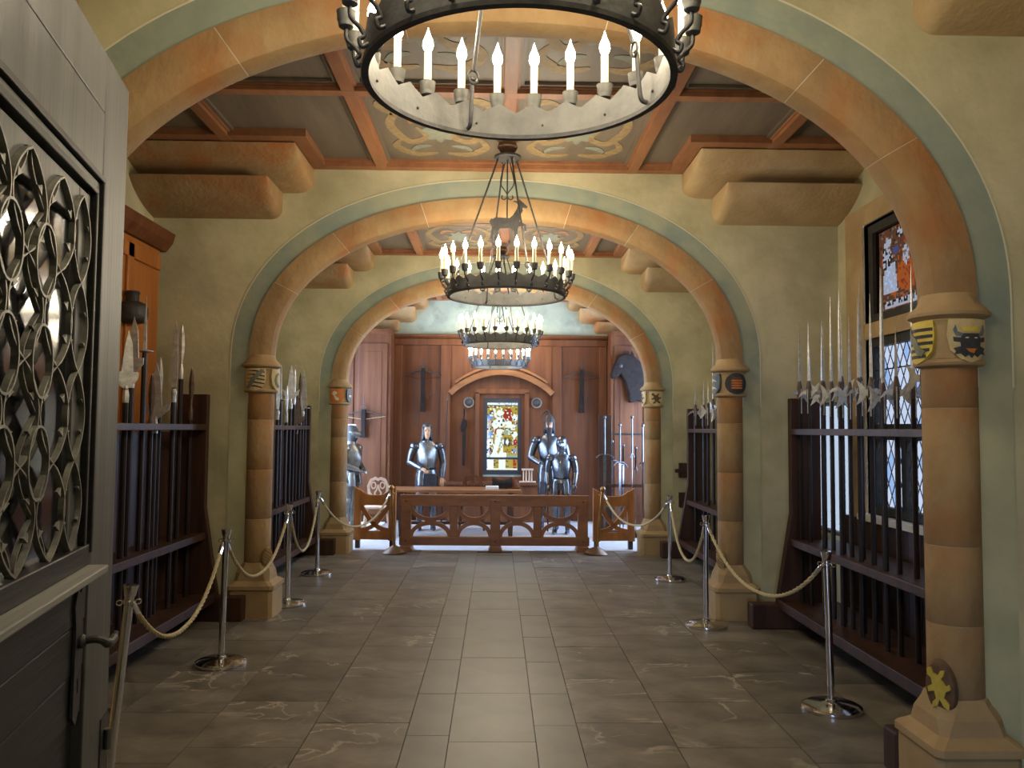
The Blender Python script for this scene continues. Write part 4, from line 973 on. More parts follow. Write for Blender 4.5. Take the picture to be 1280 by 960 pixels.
stanchion(*ST['RB'], 'leaning brass rope post at the screen end near the sword stand', 'brass', (0, .10), 'brass rope posts')
stanchion(*ST['LB'], 'brass rope post at the screen end near the hooded armour', 'brass', (0, -.06), 'brass rope posts')
def rope(a, b, za, zb, sag, label, r=.0125):
    A = Vector((*ST[a], za)); B = Vector((*ST[b], zb))
    if a == 'L1': A.x += .064; A.y += .02
    if b == 'L1': B.x += .055; B.y -= .05
    if b == 'RB': B.x += .085
    if b == 'LB': B.x -= .05
    if a == 'R1': A.x -= .02
    dr = (B-A).normalized(); dr.z = 0; A += dr*.045; B -= dr*.045
    rt_ = thing('barrier_rope', label, 'rope', tuple(A), 0, 'barrier ropes'); O = A
    N = 84; ctr = []
    for k in range(N+1):
        t = k/N; p = A.lerp(B, t); e = abs(2*t-1); p.z -= sag*(1-e**2.2); ctr.append(p-O)
    body = ctr[3:-3]
    for st in range(3):
        pts = []
        for k, p in enumerate(body):
            tg = (body[min(k+1, len(body)-1)]-body[max(k-1, 0)]).normalized(); u = tg.cross(Vector((0, 0, 1))).normalized(); v = tg.cross(u)
            ph = k*.95+st*2*PI/3; pts.append(p+(u*math.cos(ph)+v*math.sin(ph))*r*.52)
        G().tube(pts, r*.62, 6).build('strand', 'rope', rt_, smooth=True)
    for e in (0, 1):
        seg = ctr[:5] if e == 0 else ctr[-5:]
        G().tube(seg, [r*.5, r*1.15, r*1.2, r*1.2, r*1.1] if e == 0 else [r*1.1, r*1.2, r*1.2, r*1.15, r*.5], 10).build('end_cap', 'chrome', rt_, smooth=True)
    return rt_
rope('R1', 'R2', .865, .865, .36, 'rope hanging between the nearest halberd rack post and the column post')
rope('R2', 'R3', .865, .865, .46, 'rope sagging deep beside the far halberd rack')
rope('R3', 'RB', .865, .80, .33, 'rope hanging across the far column with the lion shield')
rope('L1', 'L2', .865, .865, .36, 'rope hanging in front of the near spear rack')
rope('L2', 'L3', .865, .865, .40, 'rope hanging across the zebra shield column')
rope('L3', 'L4', .865, .865, .47, 'rope sagging in front of the far spear rack')
rope('L4', 'LB', .865, .80, .38, 'rope hanging across the far column with the orange shield')
rope('L0', 'L1', .865, .865, .70, 'twisted rope dropping steeply behind the open lattice door')

# ------------------------------------------------------------------ open lattice door
TH = math.radians(-12)
door = thing('lattice_door', 'open grey oak door with wrought iron lattice over dark glass', 'door', (-1.206, 2.443, 0), PI/2-TH)
# local x runs along the leaf to its free edge, local y is out of the far face, local -y faces the hall
S0, S1, DT = -1.22, .148, .06
def db(nm, a, b, z0, z1, m='door_wood', y0=-.03, y1=.03, bev=.004, p=None): return G().box(a, b, y0, y1, z0, z1).build(nm, m, p or door, bevel=bev)
db('stile', -.12, S1, .03, 2.776); db('stile', S0, S0+.2, .03, 2.776)
db('top_rail', S0+.2, -.122, 2.60, 2.776); db('top_rail', S0+.2, -.122, 2.405, 2.598)
db('inner_board', -.30, -.205, 1.34, 2.33, 'door_wood', -.02, .02); db('inner_board', S0+.2, -.302, 2.235, 2.33, 'door_wood', -.02, .02)
for k, (e, y) in enumerate(((0, -.040), (.022, -.028), (.044, -.034))):
    g = G(); q = .018
    g.box(S0+.2, -.122-e, y, .02, 2.405-e-q, 2.405-e); g.box(-.122-e-q, -.122-e, y, .02, 1.33, 2.405-e-q)
    g.build('moulding', 'door_dark' if k != 1 else 'door_wood', door, bevel=.003)
db('moulding', -.205, -.122, 1.33, 2.36, 'door_dark', -.015, .02)
db('glass_pane', S0+.2, -.20, 1.33, 2.34, 'door_glass', .0, .006, 0)
db('middle_rail', S0+.2, -.122, 1.296, 1.355, 'door_dark', -.035, .03)
db('ledge', S0+.2, -.135, 1.275, 1.296, 'door_ledge', -.085, .03)
for k in range(3):
    db('lower_plank', S0+.2, -.122, .89+k*.128, .89+(k+1)*.128-.002, 'door_dark', -.022-.002*k, .025)
db('lower_panel', S0+.2, -.122, .12, .885, 'door_dark', .0, .025); db('bottom_rail', S0+.2, -.122, .03, .16, 'door_dark', -.03, .03)  # lower boards kept near black to hold the weaker light down here
def iron_strip(pts, w=.014, t=.0055, y=-.028, nm='lattice_bar'):
    return G().strip([(a, y, z) for a, z in pts], w, t, (0, 1, 0)).build(nm, 'lattice_iron', door)
z0, z1 = 1.36, 2.30; per = .235
def wave(cx, s, amp): return [(cx+s*amp*abs(math.sin(PI*(z-z0)/per))**.75*(1 if True else 0), z) for z in [z0+(z1-z0)*k/64 for k in range(65)]]
for c in (-.92, -.70, -.48, -.31):
    am = .105 if c < -.4 else .075
    for s in (-1, 1): iron_strip(wave(c, s, am))
for c in (-.81, -.59):
    for s in (-1, 1): iron_strip([(c+s*.10*math.cos(PI*(z-z0)/per)**1, z) for z in [z0+(z1-z0)*k/64 for k in range(65)]], .012, .0045, -.022)
for c in (-.81, -.59):
    for j in range(4):
        zc = z0+per*(j+.02)+.0
        if zc < z0+.05: continue
        r_ = .068 if c < -.45 else .042
        iron_strip([(c+r_*math.cos(2*PI*i/24), zc+r_*1.25*math.sin(2*PI*i/24)) for i in range(25)], .016, .006, -.030, 'lattice_ring')
for c in (-.92, -.70, -.48, -.31):
    for j in range(4):
        for s in (-1, 1):
            for dz in (.075, .16):
                b = (c+s*.075, z0+per*j+dz); k_ = s*-.032
                G().prism([(b[0], b[1]-.012), (b[0]+k_*.5, b[1]-.004), (b[0]+k_, b[1]+.004), (b[0]+k_*.5, b[1]+.004), (b[0], b[1]+.012)], -.032, -.024, 'xz').build('lattice_spur', 'lattice_iron', door)
esc = G().prism([(-.24, .905), (-.215, .88), (-.19, .905), (-.175, .98), (-.18, 1.14), (-.165, 1.2), (-.175, 1.25), (-.205, 1.23), (-.22, 1.26), (-.235, 1.23), (-.25, 1.2), (-.235, 1.14), (-.24, .98)], -.034, -.026).build('lock_plate', 'iron', door)
G().prism(circ(-.205, .995, .008, 10)+[], -.036, -.03).build('keyhole', 's_black', esc); G().box(-.208, -.202, -.036, -.03, .965, .99).build('keyhole', 's_black', esc)
hd = G().tube(smooth_path([(-.205, -.03, 1.10), (-.205, -.07, 1.105), (-.20, -.09, 1.10), (-.17, -.095, 1.085), (-.13, -.095, 1.075), (-.085, -.095, 1.08), (-.07, -.095, 1.09)], 6), [.011]*18+[.013]*12+[.009]*7, 10).build('door_handle', 'iron', door, smooth=True)
G().lathe([(.018, 0), (.02, .01), (.012, .02)], 12).xf(Matrix.Translation((-.205, -.033, 1.10)) @ Matrix.Rotation(PI/2, 4, 'X')).build('handle_rose', 'iron', door, smooth=True)
pl = G().box(.06, .145, -.034, -.03, .60, .80).build('bolt_plate', 'iron', door); G().lathe([(.012, 0), (.012, .06)], 12).xf(Matrix.Translation((.10, -.045, .70))).build('bolt', 'dull_steel', pl, smooth=True)

# ------------------------------------------------------------------ wooden screen across the far arch
scr = thing('wooden_screen', 'low carved wooden screen with arched tracery across the far arch', 'screen', (0, 11.28, 0))
SW = 'screen_wood'
def sb(nm, a, b, z0, z1, y0=-.04, y1=.04, bev=.008, m=SW): return G().box(a, b, y0, y1, z0, z1).build(nm, m, scr, bevel=bev)
XL, XRt = -1.33, 1.30
sb('top_rail', XL, XRt, .61, .765, -.045, .045); sb('bottom_rail', XL, XRt, .07, .19, -.04, .04)
posts = [XL+.09, -.005, XRt-.09]
for x in posts:
    sb('post', x-.068, x+.068, .02, .70, -.052, .052)
    G().prism([(x-.10, 0), (x+.10, 0), (x+.07, .07), (x-.07, .07)], -.16, .16).build('foot', SW, scr, bevel=.006)
    for z in (.68, .13):
        G().lathe([(.012, 0), (.012, .008), (.001, .01)], 8).xf(Matrix.Translation((x, -.052, z)) @ Matrix.Rotation(PI/2, 4, 'X')).build('peg', 'rack_wood', scr)
for x in (-.58, .58): sb('mullion', x-.055, x+.055, .19, .61, -.04, .04)
open_ = [(XL+.158, -.635), (-.525, -.073), (.063, .525), (.635, XRt-.158)]
for a, b in open_:
    c = (a+b)/2; h = (b-a)/2
    up_ = [(c+h*math.cos(t), .615-.19*math.sin(t)) for t in [PI*k/16 for k in range(17)]]
    lo_ = [(c+h*math.cos(t), .185+.19*math.sin(t)) for t in [PI*k/16 for k in range(17)]]
    for P in (up_, lo_): G().strip([(p[0], 0, p[1]) for p in P], .05, .055, (0, 1, 0)).build('tracery', SW, scr)
    G().prism([(c-.06, .36), (c+.06, .36), (c+.08, .40), (c+.06, .44), (c-.06, .44), (c-.08, .40)], -.028, .028).build('tracery_boss', SW, scr)
def gate(x, s, label):
    gt = thing('screen_gate', label, 'gate', (x, 11.42, 0), s*.10, 'gates beside the screen')
    W = .60
    for e in (0, 1):
        xa = s*(0 if e == 0 else W-.10); xb = s*(.10 if e == 0 else W); a, b = sorted((xa, xb)); inn = s*(1 if e == 0 else -1)
        q = [(a, .11), (b, .11), (b, .86 if inn < 0 else .80), (a, .86 if inn > 0 else .80)]
        G().prism(q, -.03, .03).build('stile', 'honey_wood', gt, bevel=.005)
    a, b = sorted((s*.09, s*(W-.09)))
    top = [(a, .60)]+[(b, .60)]+[(b-(b-a)*k/10, .74+.08*abs(2*k/10-1)**3) for k in range(11)]
    G().prism(top, -.025, .025).build('top_rail', 'honey_wood', gt, bevel=.004)
    G().box(a, b, -.025, .025, .12, .24).build('bottom_rail', 'honey_wood', gt, bevel=.005)
    c = (a+b)/2; h = (b-a)/2
    for sg in (-1, 1):
        P = [(c-sg*h*.95+sg*h*1.9*t, (.25+.34*t)+(-.09*math.sin(PI*t))) for t in [k/14 for k in range(15)]]
        G().strip([(p[0], 0, p[1]) for p in P], .04, .06, (0, 1, 0)).build('tracery', 'honey_wood', gt)
    G().box(s*(W-.06)-.03, s*(W-.06)+.03, -.03, .03, 0, .11).build('foot', 'rack_wood', gt); G().box(s*.05-.03, s*.05+.03, -.03, .03, 0, .11).build('foot', 'rack_wood', gt)
gate(-1.40, -1, 'honey oak gate of the screen near the hooded armour')
gate(1.37, 1, 'honey oak gate of the screen in front of the sword stand')

# ------------------------------------------------------------------ furniture of the far bay
tb = thing('long_table', 'long dark table with pale front edge behind the screen', 'table', (-.62, 12.95, 0))
G().box(-1.02, 1.02, -.38, .38, .69, .73).build('table_top', 'screen_wood', tb, bevel=.006)
for a in (-.85, .85):
    for b in (-.28, .28): G().loft([[(a+q*w_, b+r_*w_, z) for q, r_ in ((-1, -1), (1, -1), (1, 1), (-1, 1))] for z, w_ in ((0, .03), (.3, .045), (.69, .035))]).build('leg', 'rack_wood', tb)
G().box(-.85, .85, -.03, .03, .16, .20).build('stretcher', 'rack_wood', tb)
bk = tag(G().box(-.10, .10, -.07, .07, 0, .05).build('book', 'white_paint', bevel=.006, loc=(-.06, 12.82, .73)), 'small pale book lying on the long table', 'book')
for k, (x, sz, lab, m) in enumerate(((.10, .085, 'dark leather saddle lump on the long table', 'leather'), (.30, .06, 'brown rounded helmet shape at the end of the long table', 'red_wood'))):
    h_ = thing('leather_saddle' if k == 0 else 'wooden_helmet', lab, 'saddle' if k == 0 else 'helmet', (x, 13.05, .73))
    if k == 0:
        G().loft([[(-.16+.32*t, .10*math.cos(a), .004+(.13+.05*abs(2*t-1)**2)*max(0, math.sin(a))) for a in [PI*q/10 for q in range(11)]] for t in [j/8 for j in range(9)]], closed=True).build('seat', m, h_, smooth=True)
        for s in (-1, 1): G().prism([(-.09, .09), (.07, .09), (.09, 0), (-.07, 0)], s*.10-.006, s*.10+.006).build('flap', m, h_)
    else:
        G().lathe([(.09, 0), (.095, .02), (.085, .08), (.05, .13), (.001, .15)], 16).build('bowl', m, h_, smooth=True); G().lathe([(.095, .0), (.12, .01), (.12, .018), (.09, .025)], 16).build('brim', m, h_, smooth=True)
def chair(x, y, label, m, rot=0):
    c = thing('carved_chair', label, 'chair', (x, y, 0), rot, 'carved back chairs'); 
    G().prism([(-.20, -.18), (.20, -.18), (.24, .0), (.18, .2), (-.18, .2), (-.24, .0)], .43, .46, 'xy').build('seat', m, c, bevel=.006)
    for a in (-.16, .16):
        for b in (-.14, .15): G().tube([(a, b, .43), (a*1.3, b*1.4, 0)], [.022, .016], 8).build('leg', m, c, smooth=True)
    bp = [(-.05, .46), (.05, .46), (.06, .56), (.14, .66), (.15, .76), (.11, .85), (.04, .88), (0, .86), (-.04, .88), (-.11, .85), (-.15, .76), (-.14, .66), (-.06, .56)]
    # pierced splat: outline bar plus scrolls
    P = [Vector((p[0], .17+(p[1]-.46)*.1, p[1])) for p in bp]; P.append(P[0])
    G().strip(P, .025, .045, (0, 1, .1)).build('backrest', m, c)
    for s in (-1, 1):
        G().strip([Vector((s*(.07+.035*math.cos(2*PI*i/14)), .195, .77+.05*math.sin(2*PI*i/14))) for i in range(15)], .024, .02, (0, 1, .1)).build('back_scroll', m, c)
        G().strip(smooth_path([(s*.0, .18, .56), (s*.05, .185, .64), (s*.02, .19, .70), (0, .195, .78)], 5), .024, .025, (0, 1, .1)).build('back_scroll', m, c)
chair(-1.86, 12.75, 'pale carved chair with pierced heart back left of the screen', 'bone', .1)
chair(-.40, 13.6, 'dark carved chair with pierced back behind the long table', 'red_wood', 0)
mdl = thing('model_column', 'small white model of a column gateway on the bench ledge', 'model', (.57, 14.70, .72))
G().box(-.15, .15, -.08, .08, 0, .02).build('base', 'bone', mdl); G().box(-.11, .11, -.06, .06, .215, .245).build('entablature', 'bone', mdl)
for x in (-.075, -.025, .03, .075): G().lathe([(.018, .02), (.013, .03), (.012, .20), (.018, .215)], 10, (x, 0, 0)).build('column_shaft', 'bone', mdl, smooth=True)
# wall discs
for x, lab in ((-.517, 'round dark disc with pale rim hanging over the leaning scabbard'), (.741, 'round dark disc with pale rim hanging over the bearded armour')):
    d_ = thing('wall_disc', lab, 'disc', (x, YB+.05, 2.17), group='discs in the window niche')
    G().lathe([(.001, .03), (.04, .028), (.05, .012), (.078, .008), (.078, 0)], 24).xf(Matrix.Rotation(PI/2, 4, 'X')).build('plate', 'iron', d_, smooth=True, ang=40)
    G().lathe([(.078, 0), (.098, .006), (.098, .016), (.078, .014), (.078, 0)], 24).xf(Matrix.Rotation(PI/2, 4, 'X')).build('rim', 'dull_steel', d_, smooth=True, ang=40)
sc = thing('hanging_scabbard', 'dark scabbard hanging on the panel beside the stained window', 'scabbard', (-.60, YB+.055, 1.0))
G().prism([(-.03, .0), (.02, .0), (.035, .5), (.03, .85), (-.035, .85), (-.03, .5)], -.02, .0).build('sheath', 'leather', sc, bevel=.005)
G().prism([(-.05, .62), (-.07, .70), (-.02, .88), (.05, .84), (.06, .72)], -.04, .0).build('hanger_strap', 'leather', sc, bevel=.005); G().tube([(0, -.02, .85), (0, -.02, 1.05)], .012, 8).build('grip', 'leather', sc, smooth=True)
# crossbows
def crossbow(x, y, z, span, label, drop=.10, up_=.18, ln=.75):
    c = thing('crossbow', label, 'crossbow', (x, y, z), group='crossbows on the panelling'); h = span/2
    P = [(-h+2*h*k/20, 0, -drop*(2*k/20-1)**2) for k in range(21)]
    G().tube([(p[0], -.05, p[2]) for p in P], [.007+.009*(1-abs(2*k/20-1)) for k in range(21)], 8).build('bow', 'iron', c, smooth=True)
    G().tube([(-h, -.05, -drop), (0, -.055, -drop-.06), (h, -.05, -drop)], .0035, 6).build('string', 'rope' if drop < .08 else 'leather', c)
    G().prism([(-.032, .05), (.032, .05), (.04, -.05), (.036, -.3), (.045, -ln+.05), (.05, -ln), (-.05, -ln), (-.045, -ln+.05), (-.036, -.3), (-.04, -.05)], -.09, -.015).build('stock', 'leather', c, bevel=.006)
    G().tube([(0, -.05, .05), (0, -.05, .05+up_)], .006, 8).build('stirrup_rod', 'iron', c)
    G().tube(smooth_path([(-.03, -.05, .05), (-.05, -.05, .09), (0, -.05, .12), (.05, -.05, .09), (.03, -.05, .05)], 5), .006, 6).build('stirrup', 'iron', c)
    G().tube(smooth_path([(.03, -.06, -ln+.25), (.09, -.06, -ln+.25), (.09, -.06, -ln+.29), (.13, -.06, -ln+.30)], 4), .007, 6).build('crank', 'iron', c, smooth=True)
    G().tube(smooth_path([(-.04, -.06, -ln), (-.10, -.06, -ln-.01), (-.10, -.06, -ln-.20), (-.15, -.06, -ln-.21)], 4), .007, 6).build('trigger_lever', 'iron', c, smooth=True)
crossbow(-1.36, YB+.01, 2.74, .66, 'crossbow hanging on the panel above the armoured mannequin with bare face')
crossbow(1.57, YB+.01, 2.74, .66, 'crossbow hanging on the panel between the horse armour and chandelier')
crossbow(-2.36, 14.40, 1.96, .80, 'large crossbow with pale string hanging on the dark cupboard', .07, .25, .45)
# horse armour
ha = thing('horse_armour', 'dark leather horse head armour hanging on the cupboard', 'armour', (2.28, 14.36, 2.20))
prof = [(-.12, .80), (.0, .84), (.16, .80), (.28, .70), (.34, .50), (.36, .15), (.34, -.02), (.20, .0), (.08, -.04), (.06, .12), (.0, .34), (-.08, .48), (-.14, .42), (-.23, .38), (-.26, .46), (-.20, .62)]
G().prism(prof, -.10, .06).build('neck_hood', 'leather', ha, bevel=.03)
for s in (0, 1): G().prism([(.02+s*.08, .82), (.05+s*.08, .90), (.09+s*.08, .81)], -.05, -.02).build('ear', 'leather', ha)
G().lathe([(.03, 0), (.035, .01), (.02, .02)], 12).xf(Matrix.Translation((-.08, -.10, .62)) @ Matrix.Rotation(PI/2, 4, 'X')).build('eye_guard', 'iron', ha, smooth=True)
# sword stand
ss = thing('sword_stand', 'dark upright sword stand beside the far lion shield column', 'stand', (1.98, 12.75, 0))
G().box(-.36, -.16, -.03, .03, 0, 1.92).build('post_board', 'rack_wood', ss, bevel=.006)
G().box(-.36, .52, -.10, .14, 0, .10).build('base', 'rack_wood', ss, bevel=.006); G().box(-.36, .52, -.05, -.02, .78, .83).build('rail', 'rack_wood', ss, bevel=.004); G().box(-.16, .52, .02, .04, 1.60, 1.63).build('rail', 'iron', ss)
def sword(x, y, top, label, flip):
    s = thing('long_sword', label, 'sword', (x, y, 0), .3*flip, 'long swords in the stand')
    zg = top-.34 if flip % 2 else top-.62
    flat([(-.022, zg), (.022, zg), (.018, .25), (0, .101), (-.018, .25)], .004).build('blade', 'steel', s)
    G().tube(smooth_path([(-.13, 0, zg-.03), (-.07, 0, zg+.01), (0, 0, zg+.015), (.07, 0, zg+.01), (.13, 0, zg-.03)], 4), .009, 8).build('crossguard', 'steel', s, smooth=True)
    for q in (-1, 1): G().lathe([(.001, -.016), (.014, -.008), (.014, .008), (.001, .016)], 8, (q*.13, 0, zg-.03)).build('quillon_knob', 'steel', s, smooth=True)
    G().lathe([(.011, zg+.01), (.015, zg+.10), (.012, top-.05)], 10).build('grip', 'leather' if flip % 2 else 'steel', s, smooth=True)
    G().lathe([(.012, top-.05), (.026, top-.03), (.024, top-.01), (.001, top)], 10).build('pommel', 'steel', s, smooth=True)
for k, (x, t) in enumerate(((1.70, 1.90), (1.84, 1.52), (1.94, 1.78), (2.02, 1.46), (2.13, 1.91), (2.22, 1.42), (2.30, 1.78), (2.42, 1.6))):
    sword(x, 12.75+(.08 if k % 2 else -.10), t, 'two handed steel sword in the dark stand, %s from the post board' % ORD[k], k)

# ------------------------------------------------------------------ armoured mannequins
def ring(cx, cy_, z, rx, ry, n=20, ridge=0, tilt=0):
    out = []
    for k in range(n):
        a = 2*PI*k/n; x = rx*math.cos(a); y = ry*math.sin(a)
        if ridge and y < 0: y -= ridge*max(0, 1-abs(x)/(rx*.6))
        out.append((cx+x, cy_+y, z+tilt*y))
    return out
def hand(p, d, m, parent, curl=.5):
    # palm with four fingers and thumb, d = pointing direction
    d = Vector(d).normalized(); s = d.cross(Vector((0, 0, 1))); s = s.normalized() if s.length > .1 else Vector((1, 0, 0)); nrm = s.cross(d)
    p = Vector(p); g = G()
    g.tube([p-d*.02, p+d*.02, p+d*.06, p+d*.085], [.026, .034, .038, .03], 10, sq=.6)
    for k in range(4):
        o = p+d*.08+s*(-.028+.0185*k); L = (.055, .065, .062, .05)[k]
        g.tube([o, o+d*L*.5-nrm*.01*curl, o+d*L*.85-nrm*.035*curl, o+d*L*.8-nrm*.055*curl], [.009, .009, .008, .006], 6)
    o = p+d*.025-s*.03
    g.tube([o, o-s*.02+d*.02-nrm*.01, o-s*.02+d*.05-nrm*.02], [.011, .010, .007], 6)
    return g.build('hand', m, parent, smooth=True)
def limb(pts, r, m, nm, parent, n=12): return G().tube(smooth_path(pts, 5), [sum((r[int(i/5)]*(1-(i % 5)/5), r[min(int(i/5)+1, len(r)-1)]*((i % 5)/5))) for i in range(5*(len(pts)-1)+1)], n).build(nm, m, parent, smooth=True)
def face(parent, z, m='skin', beard=False):
    g = G(); R = []
    for zz, rx, ry, oy in ((-.125, .03, .03, -.045), (-.105, .045, .06, -.03), (-.07, .06, .078, -.015), (-.02, .07, .088, -.006), (.03, .074, .094, 0), (.075, .066, .086, .004), (.10, .045, .06, .006), (.115, .015, .02, .008)):
        R.append(ring(0, oy, z+zz, rx, ry, 16))
    g.loft(R); h = g.build('head', m, parent, smooth=True)
    G().loft([[(-.006, -.088, z+.02), (.006, -.088, z+.02), (0, -.095, z+.02)], [(-.013, -.088, z-.03), (.013, -.088, z-.03), (0, -.118, z-.028)], [(-.008, -.085, z-.038), (.008, -.085, z-.038), (0, -.10, z-.038)]]).build('nose', m, h, smooth=True)
    for s in (-1, 1):
        G().ell((s*.028, -.083, z+.005), .012, .008, .006, 8, 6).build('eye', 'hair', h); G().box(s*.028-.016, s*.028+.016, -.092, -.08, z+.02, z+.026).build('eyebrow', 'hair', h); G().ell((s*.072, .0, z-.01), .01, .02, .03, 8, 6).build('ear', m, h, smooth=True)
    G().box(-.02, .02, -.09, -.07, z-.064, z-.058).build('mouth', 's_brown', h)
    if beard: G().loft([ring(0, -.035, z-.05, .068, .066, 14), ring(0, -.045, z-.09, .06, .062, 14), ring(0, -.055, z-.16, .03, .035, 14), ring(0, -.06, z-.19, .008, .01, 14)]).build('beard', 'hair', h, smooth=True)
    return h
def armour(x, y, rz, label, kind, sc_=1.0, base=0.0):
    a = thing('armoured_mannequin', label, 'armour', (x, y, base), rz, 'armours in the far bay'); a.scale = (sc_,)*3
    st = 'steel' if kind != 'dark' else 'dull_steel'
    # legs
    hose = kind == 'face'
    for s in (-1, 1):
        lg = limb([(s*.09, 0, .92), (s*.105, -.01, .72), (s*.11, -.015, .50), (s*.112, .01, .34), (s*.115, .015, .10)], [.088, .078, .056, .058, .036], 'cloth_grey' if hose else st, 'leg', a)
        G().ell((s*.11, -.03, .50), .062, .055, .065, 12, 8).build('knee_cop', st, lg, smooth=True)
        limb([(s*.112, .0, .40), (s*.112, .008, .30), (s*.115, .012, .12)], [.060, .064, .044], st, 'greave', a)
        G().loft([ring(s*.115, .03, .0, .04, .055, 12), ring(s*.115, .02, .06, .04, .055, 12), ring(s*.115, .015, .12, .042, .046, 12)]).build('ankle_plate', st, a, smooth=True)
        G().loft([[(s*.118+.042*w_*math.cos(t), yy, max(.0, .035*hh+.035*hh*math.sin(t))) for t in [2*PI*q/12 for q in range(12)]] for yy, w_, hh in ((.05, .8, 1.0), (-.03, 1.0, 1.1), (-.10, 1.0, .8), (-.16, .7, .5), (-.19, .2, .3))]).build('sabaton', st, a, smooth=True)
    # skirt, fauld
    G().loft([ring(0, 0, .70 if hose else .80, .19, .15), ring(0, 0, .85, .185, .145), ring(0, 0, 1.0, .15, .115)]).build('skirt', 'cloth_black', a, smooth=True)
    for s in ((-1, 1) if kind != 'face' else (-1,)):
        G().loft([ring(s*.10, -.07, .74, .065, .09, 14), ring(s*.095, -.055, .86, .075, .095, 14), ring(s*.085, -.045, .97, .07, .09, 14)]).build('tasset', st, a, smooth=True)
    G().loft([ring(0, 0, .93, .178, .14), ring(0, 0, .97, .168, .132), ring(0, 0, 1.02, .145, .118)]).build('fauld', st, a, smooth=True)
    # breastplate with a middle ridge
    br = G().loft([ring(0, 0, 1.01, .142, .112, 24, .02), ring(0, -.01, 1.09, .150, .125, 24, .035), ring(0, -.015, 1.20, .172, .140, 24, .045), ring(0, -.005, 1.32, .180, .130, 24, .03), ring(0, .005, 1.41, .165, .105, 24, .01), ring(0, .01, 1.46, .11, .08, 24)]).build('breastplate', st if kind != 'face' else 'dull_steel', a, smooth=True)
    G().loft([ring(0, -.005, .995, .152, .122), ring(0, -.005, 1.03, .150, .120)]).build('belt', 'leather', a, smooth=True)
    G().loft([ring(0, .01, 1.43, .115, .095), ring(0, .005, 1.48, .085, .08), ring(0, .005, 1.53, .07, .072)]).build('gorget', st, a, smooth=True)
    # arms
    for s in (-1, 1):
        G().ell((s*.20, .0, 1.38), .088, .092, .075, 14, 10).build('pauldron', st, a, smooth=True)
        if kind == 'face' and s > 0: el, wr = (.275, .0, 1.10), (.255, -.05, .86)
        elif kind == 'spearman' and s < 0: el, wr = (-.29, -.02, 1.12), (-.12, -.22, 1.02)
        elif kind == 'squat': el, wr = (s*.26, .02, 1.12), (s*.24, -.06, .90)
        else: el, wr = (s*.285, .02, 1.12), (s*.09, -.19, 1.02)
        up_a = limb([(s*.205, 0, 1.38), ((s*.205+el[0])/2+s*.01, el[1]*.5, 1.25), el], [.066, .062, .052], st, 'upper_arm', a)
        G().ell(el, .054, .052, .056, 12, 8).build('elbow_cop', st, up_a, smooth=True)
        limb([el, tuple((Vector(el)*.5+Vector(wr)*.5)), wr], [.052, .050, .038], st, 'forearm', a)
        hand(wr, Vector(wr)-Vector(el), 'skin' if kind == 'face' else st, a, .7)
    # head
    z = 1.635
    G().tube([(0, .0, 1.46), (0, .0, 1.58)], [.055, .05], 12).build('neck', 'skin' if kind in ('face', 'spearman') else st, a, smooth=True)
    if kind == 'face':
        face(a, z)
        G().loft([[(1.1*.074*math.cos(t), .094*1.12*math.sin(t)+.012, zz+(.02 if math.sin(t) < -.3 else 0)) for t in [PI*.0+2*PI*q/20 for q in range(20)]] for zz in (z+.055, z+.09)]+[ring(0, .012, z+.115, .06, .075), ring(0, .012, z+.135, .02, .026)]).build('skull_cap', 'iron', a, smooth=True)
        V = G()
        R = []
        for zz, w_ in ((z+.07, 1.0), (z+.0, 1.06), (z-.08, 1.08), (z-.15, 1.3)):
            R.append([(.085*w_*math.cos(t), .10*w_*math.sin(t)+.012, zz) for t in [math.radians(-50+280*q/16) for q in range(17)]])
        for j in range(3): pass
        V.loft(R, False, False); o = V.build('mail_coif', 'iron', a, smooth=True); sm = o.modifiers.new('thick', 'SOLIDIFY'); sm.thickness = .008
    elif kind == 'spearman':
        face(a, z, beard=True)
        G().loft([ring(0, .012, z+.035, .098, .118), ring(0, .012, z+.06, .09, .108), ring(0, .012, z+.12, .06, .075), ring(0, .012, z+.17, .012, .016)]).build('helmet', 'iron', a, smooth=True)
        R = [[(.088*w_*math.cos(t), .104*w_*math.sin(t)+.012, zz) for t in [math.radians(-48+276*q/16) for q in range(17)]] for zz, w_ in ((z+.05, 1.0), (z-.05, 1.05), (z-.14, 1.15))]
        V = G(); V.loft(R, False, False); o = V.build('neck_guard', 'iron', a, smooth=True); sm = o.modifiers.new('thick', 'SOLIDIFY'); sm.thickness = .008
        G().loft([[( .004, -.06, z+.13), (-.004, -.06, z+.13), (-.004, .10, z+.10), (.004, .10, z+.10)], [(.003, -.07, z+.24), (-.003, -.07, z+.24), (-.003, .03, z+.20), (.003, .03, z+.20)]]).build('comb', 'iron', a)
        G().tube(smooth_path([(0, .05, z+.16), (-.03, .07, z+.22), (-.10, .09, z+.17), (-.14, .09, z+.08)], 5), [.012]*10+[.007]*6, 8).build('plume', 'hair', a, smooth=True)
    else:
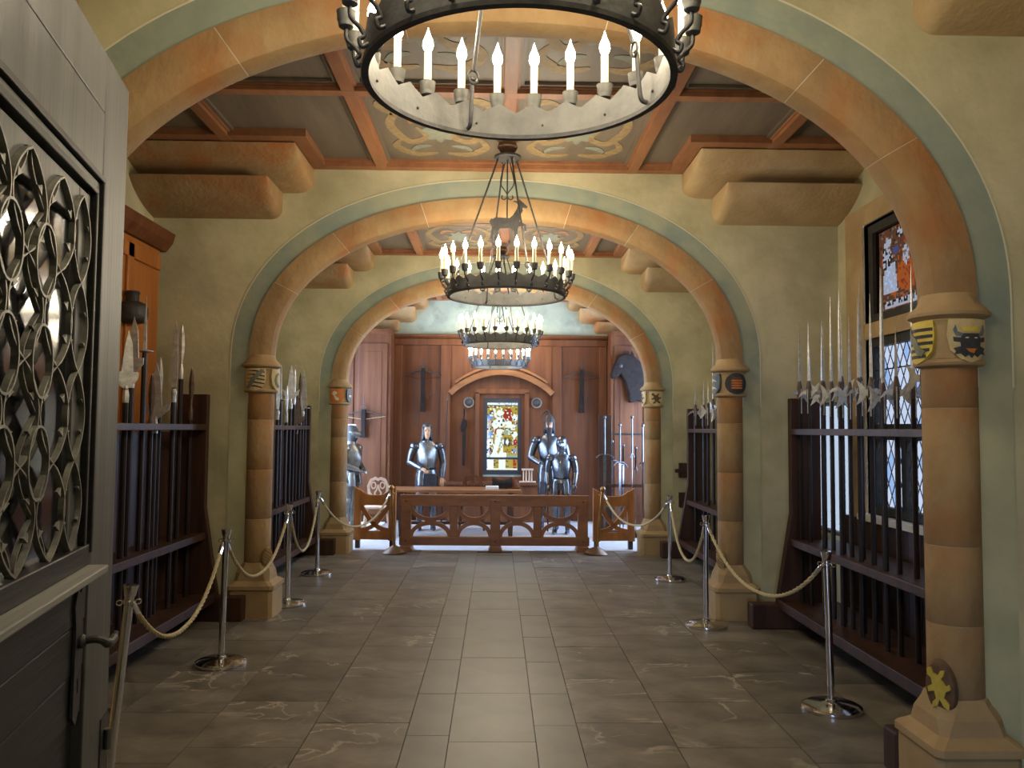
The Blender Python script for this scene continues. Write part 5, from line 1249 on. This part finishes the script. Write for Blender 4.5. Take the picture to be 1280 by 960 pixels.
        # close helmet with pointed visor
        G().loft([ring(0, .005, 1.50, .078, .09, 20), ring(0, 0, 1.55, .09, .11, 20), ring(0, 0, z, .102, .125, 20), ring(0, .005, z+.07, .095, .118, 20), ring(0, .01, z+.12, .065, .085, 20), ring(0, .015, z+.145, .02, .03, 20)]).build('helmet', st if kind != 'dark' else 'iron', a, smooth=True)
        G().loft([ring(0, -.015, 1.56, .075, .09, 20, .03), ring(0, -.02, 1.61, .092, .115, 20, .055), ring(0, -.012, 1.655, .10, .118, 20, .02), ring(0, -.005, 1.668, .098, .114, 20, .0)]).build('visor', st, a, smooth=True)
        G().box(-.06, .06, -.142, -.12, 1.664, 1.672).build('eye_slit', 's_black', a)
        G().loft([ring(0, .0, z+.138, .004, .10, 10), ring(0, .0, z+.16, .004, .07, 10)]).build('crest', st, a)
    return a
armour(-1.16, 13.55, .12, 'armoured mannequin with bare pale face and dark coif behind the long table', 'face', 1.0, 0.0)
armour(-2.42, 13.55, 1.2, 'shining hooded armour standing beside the far orange shield column', 'dark', .97, 0.0)
armour(.90, 13.75, -.10, 'tall bearded armoured figure holding a pole behind the screen', 'spearman', 1.08, 0.0)
armour(1.06, 13.15, -.15, 'bright steel armour with closed helmet in front of the bearded one', 'squat', .88, 0.0)
pk = thing('long_pike', 'thin dark pole held upright by the bearded armour', 'pole', (.86, 13.38, 0)); G().tube([(0, 0, 0), (0, 0, 1.75)], .011, 8).build('shaft', 'shaft_wood', pk, smooth=True); flat([(-.02, 1.75), (.02, 1.75), (.024, 1.86), (0, 1.98), (-.024, 1.86)], .004).build('blade', 'dark_blade', pk)
lp = thing('long_pike', 'slanting thin lance leaning on the panel beside the bare faced mannequin', 'pole', (-.92, 13.7, 0), 0, None, (-.16, .03)); G().tube([(0, 0, .02), (0, 0, 2.2)], .009, 8).build('shaft', 'shaft_wood', lp, smooth=True); flat([(-.012, 2.2), (.012, 2.2), (0, 2.36)], .004).build('blade', 'steel', lp)
dp = struct(G().box(-XW+.02, -1.95, 13.1, 14.35, -.003, .03).build('trim_2', 'white_paint'), 'low pale step under the hooded armour')
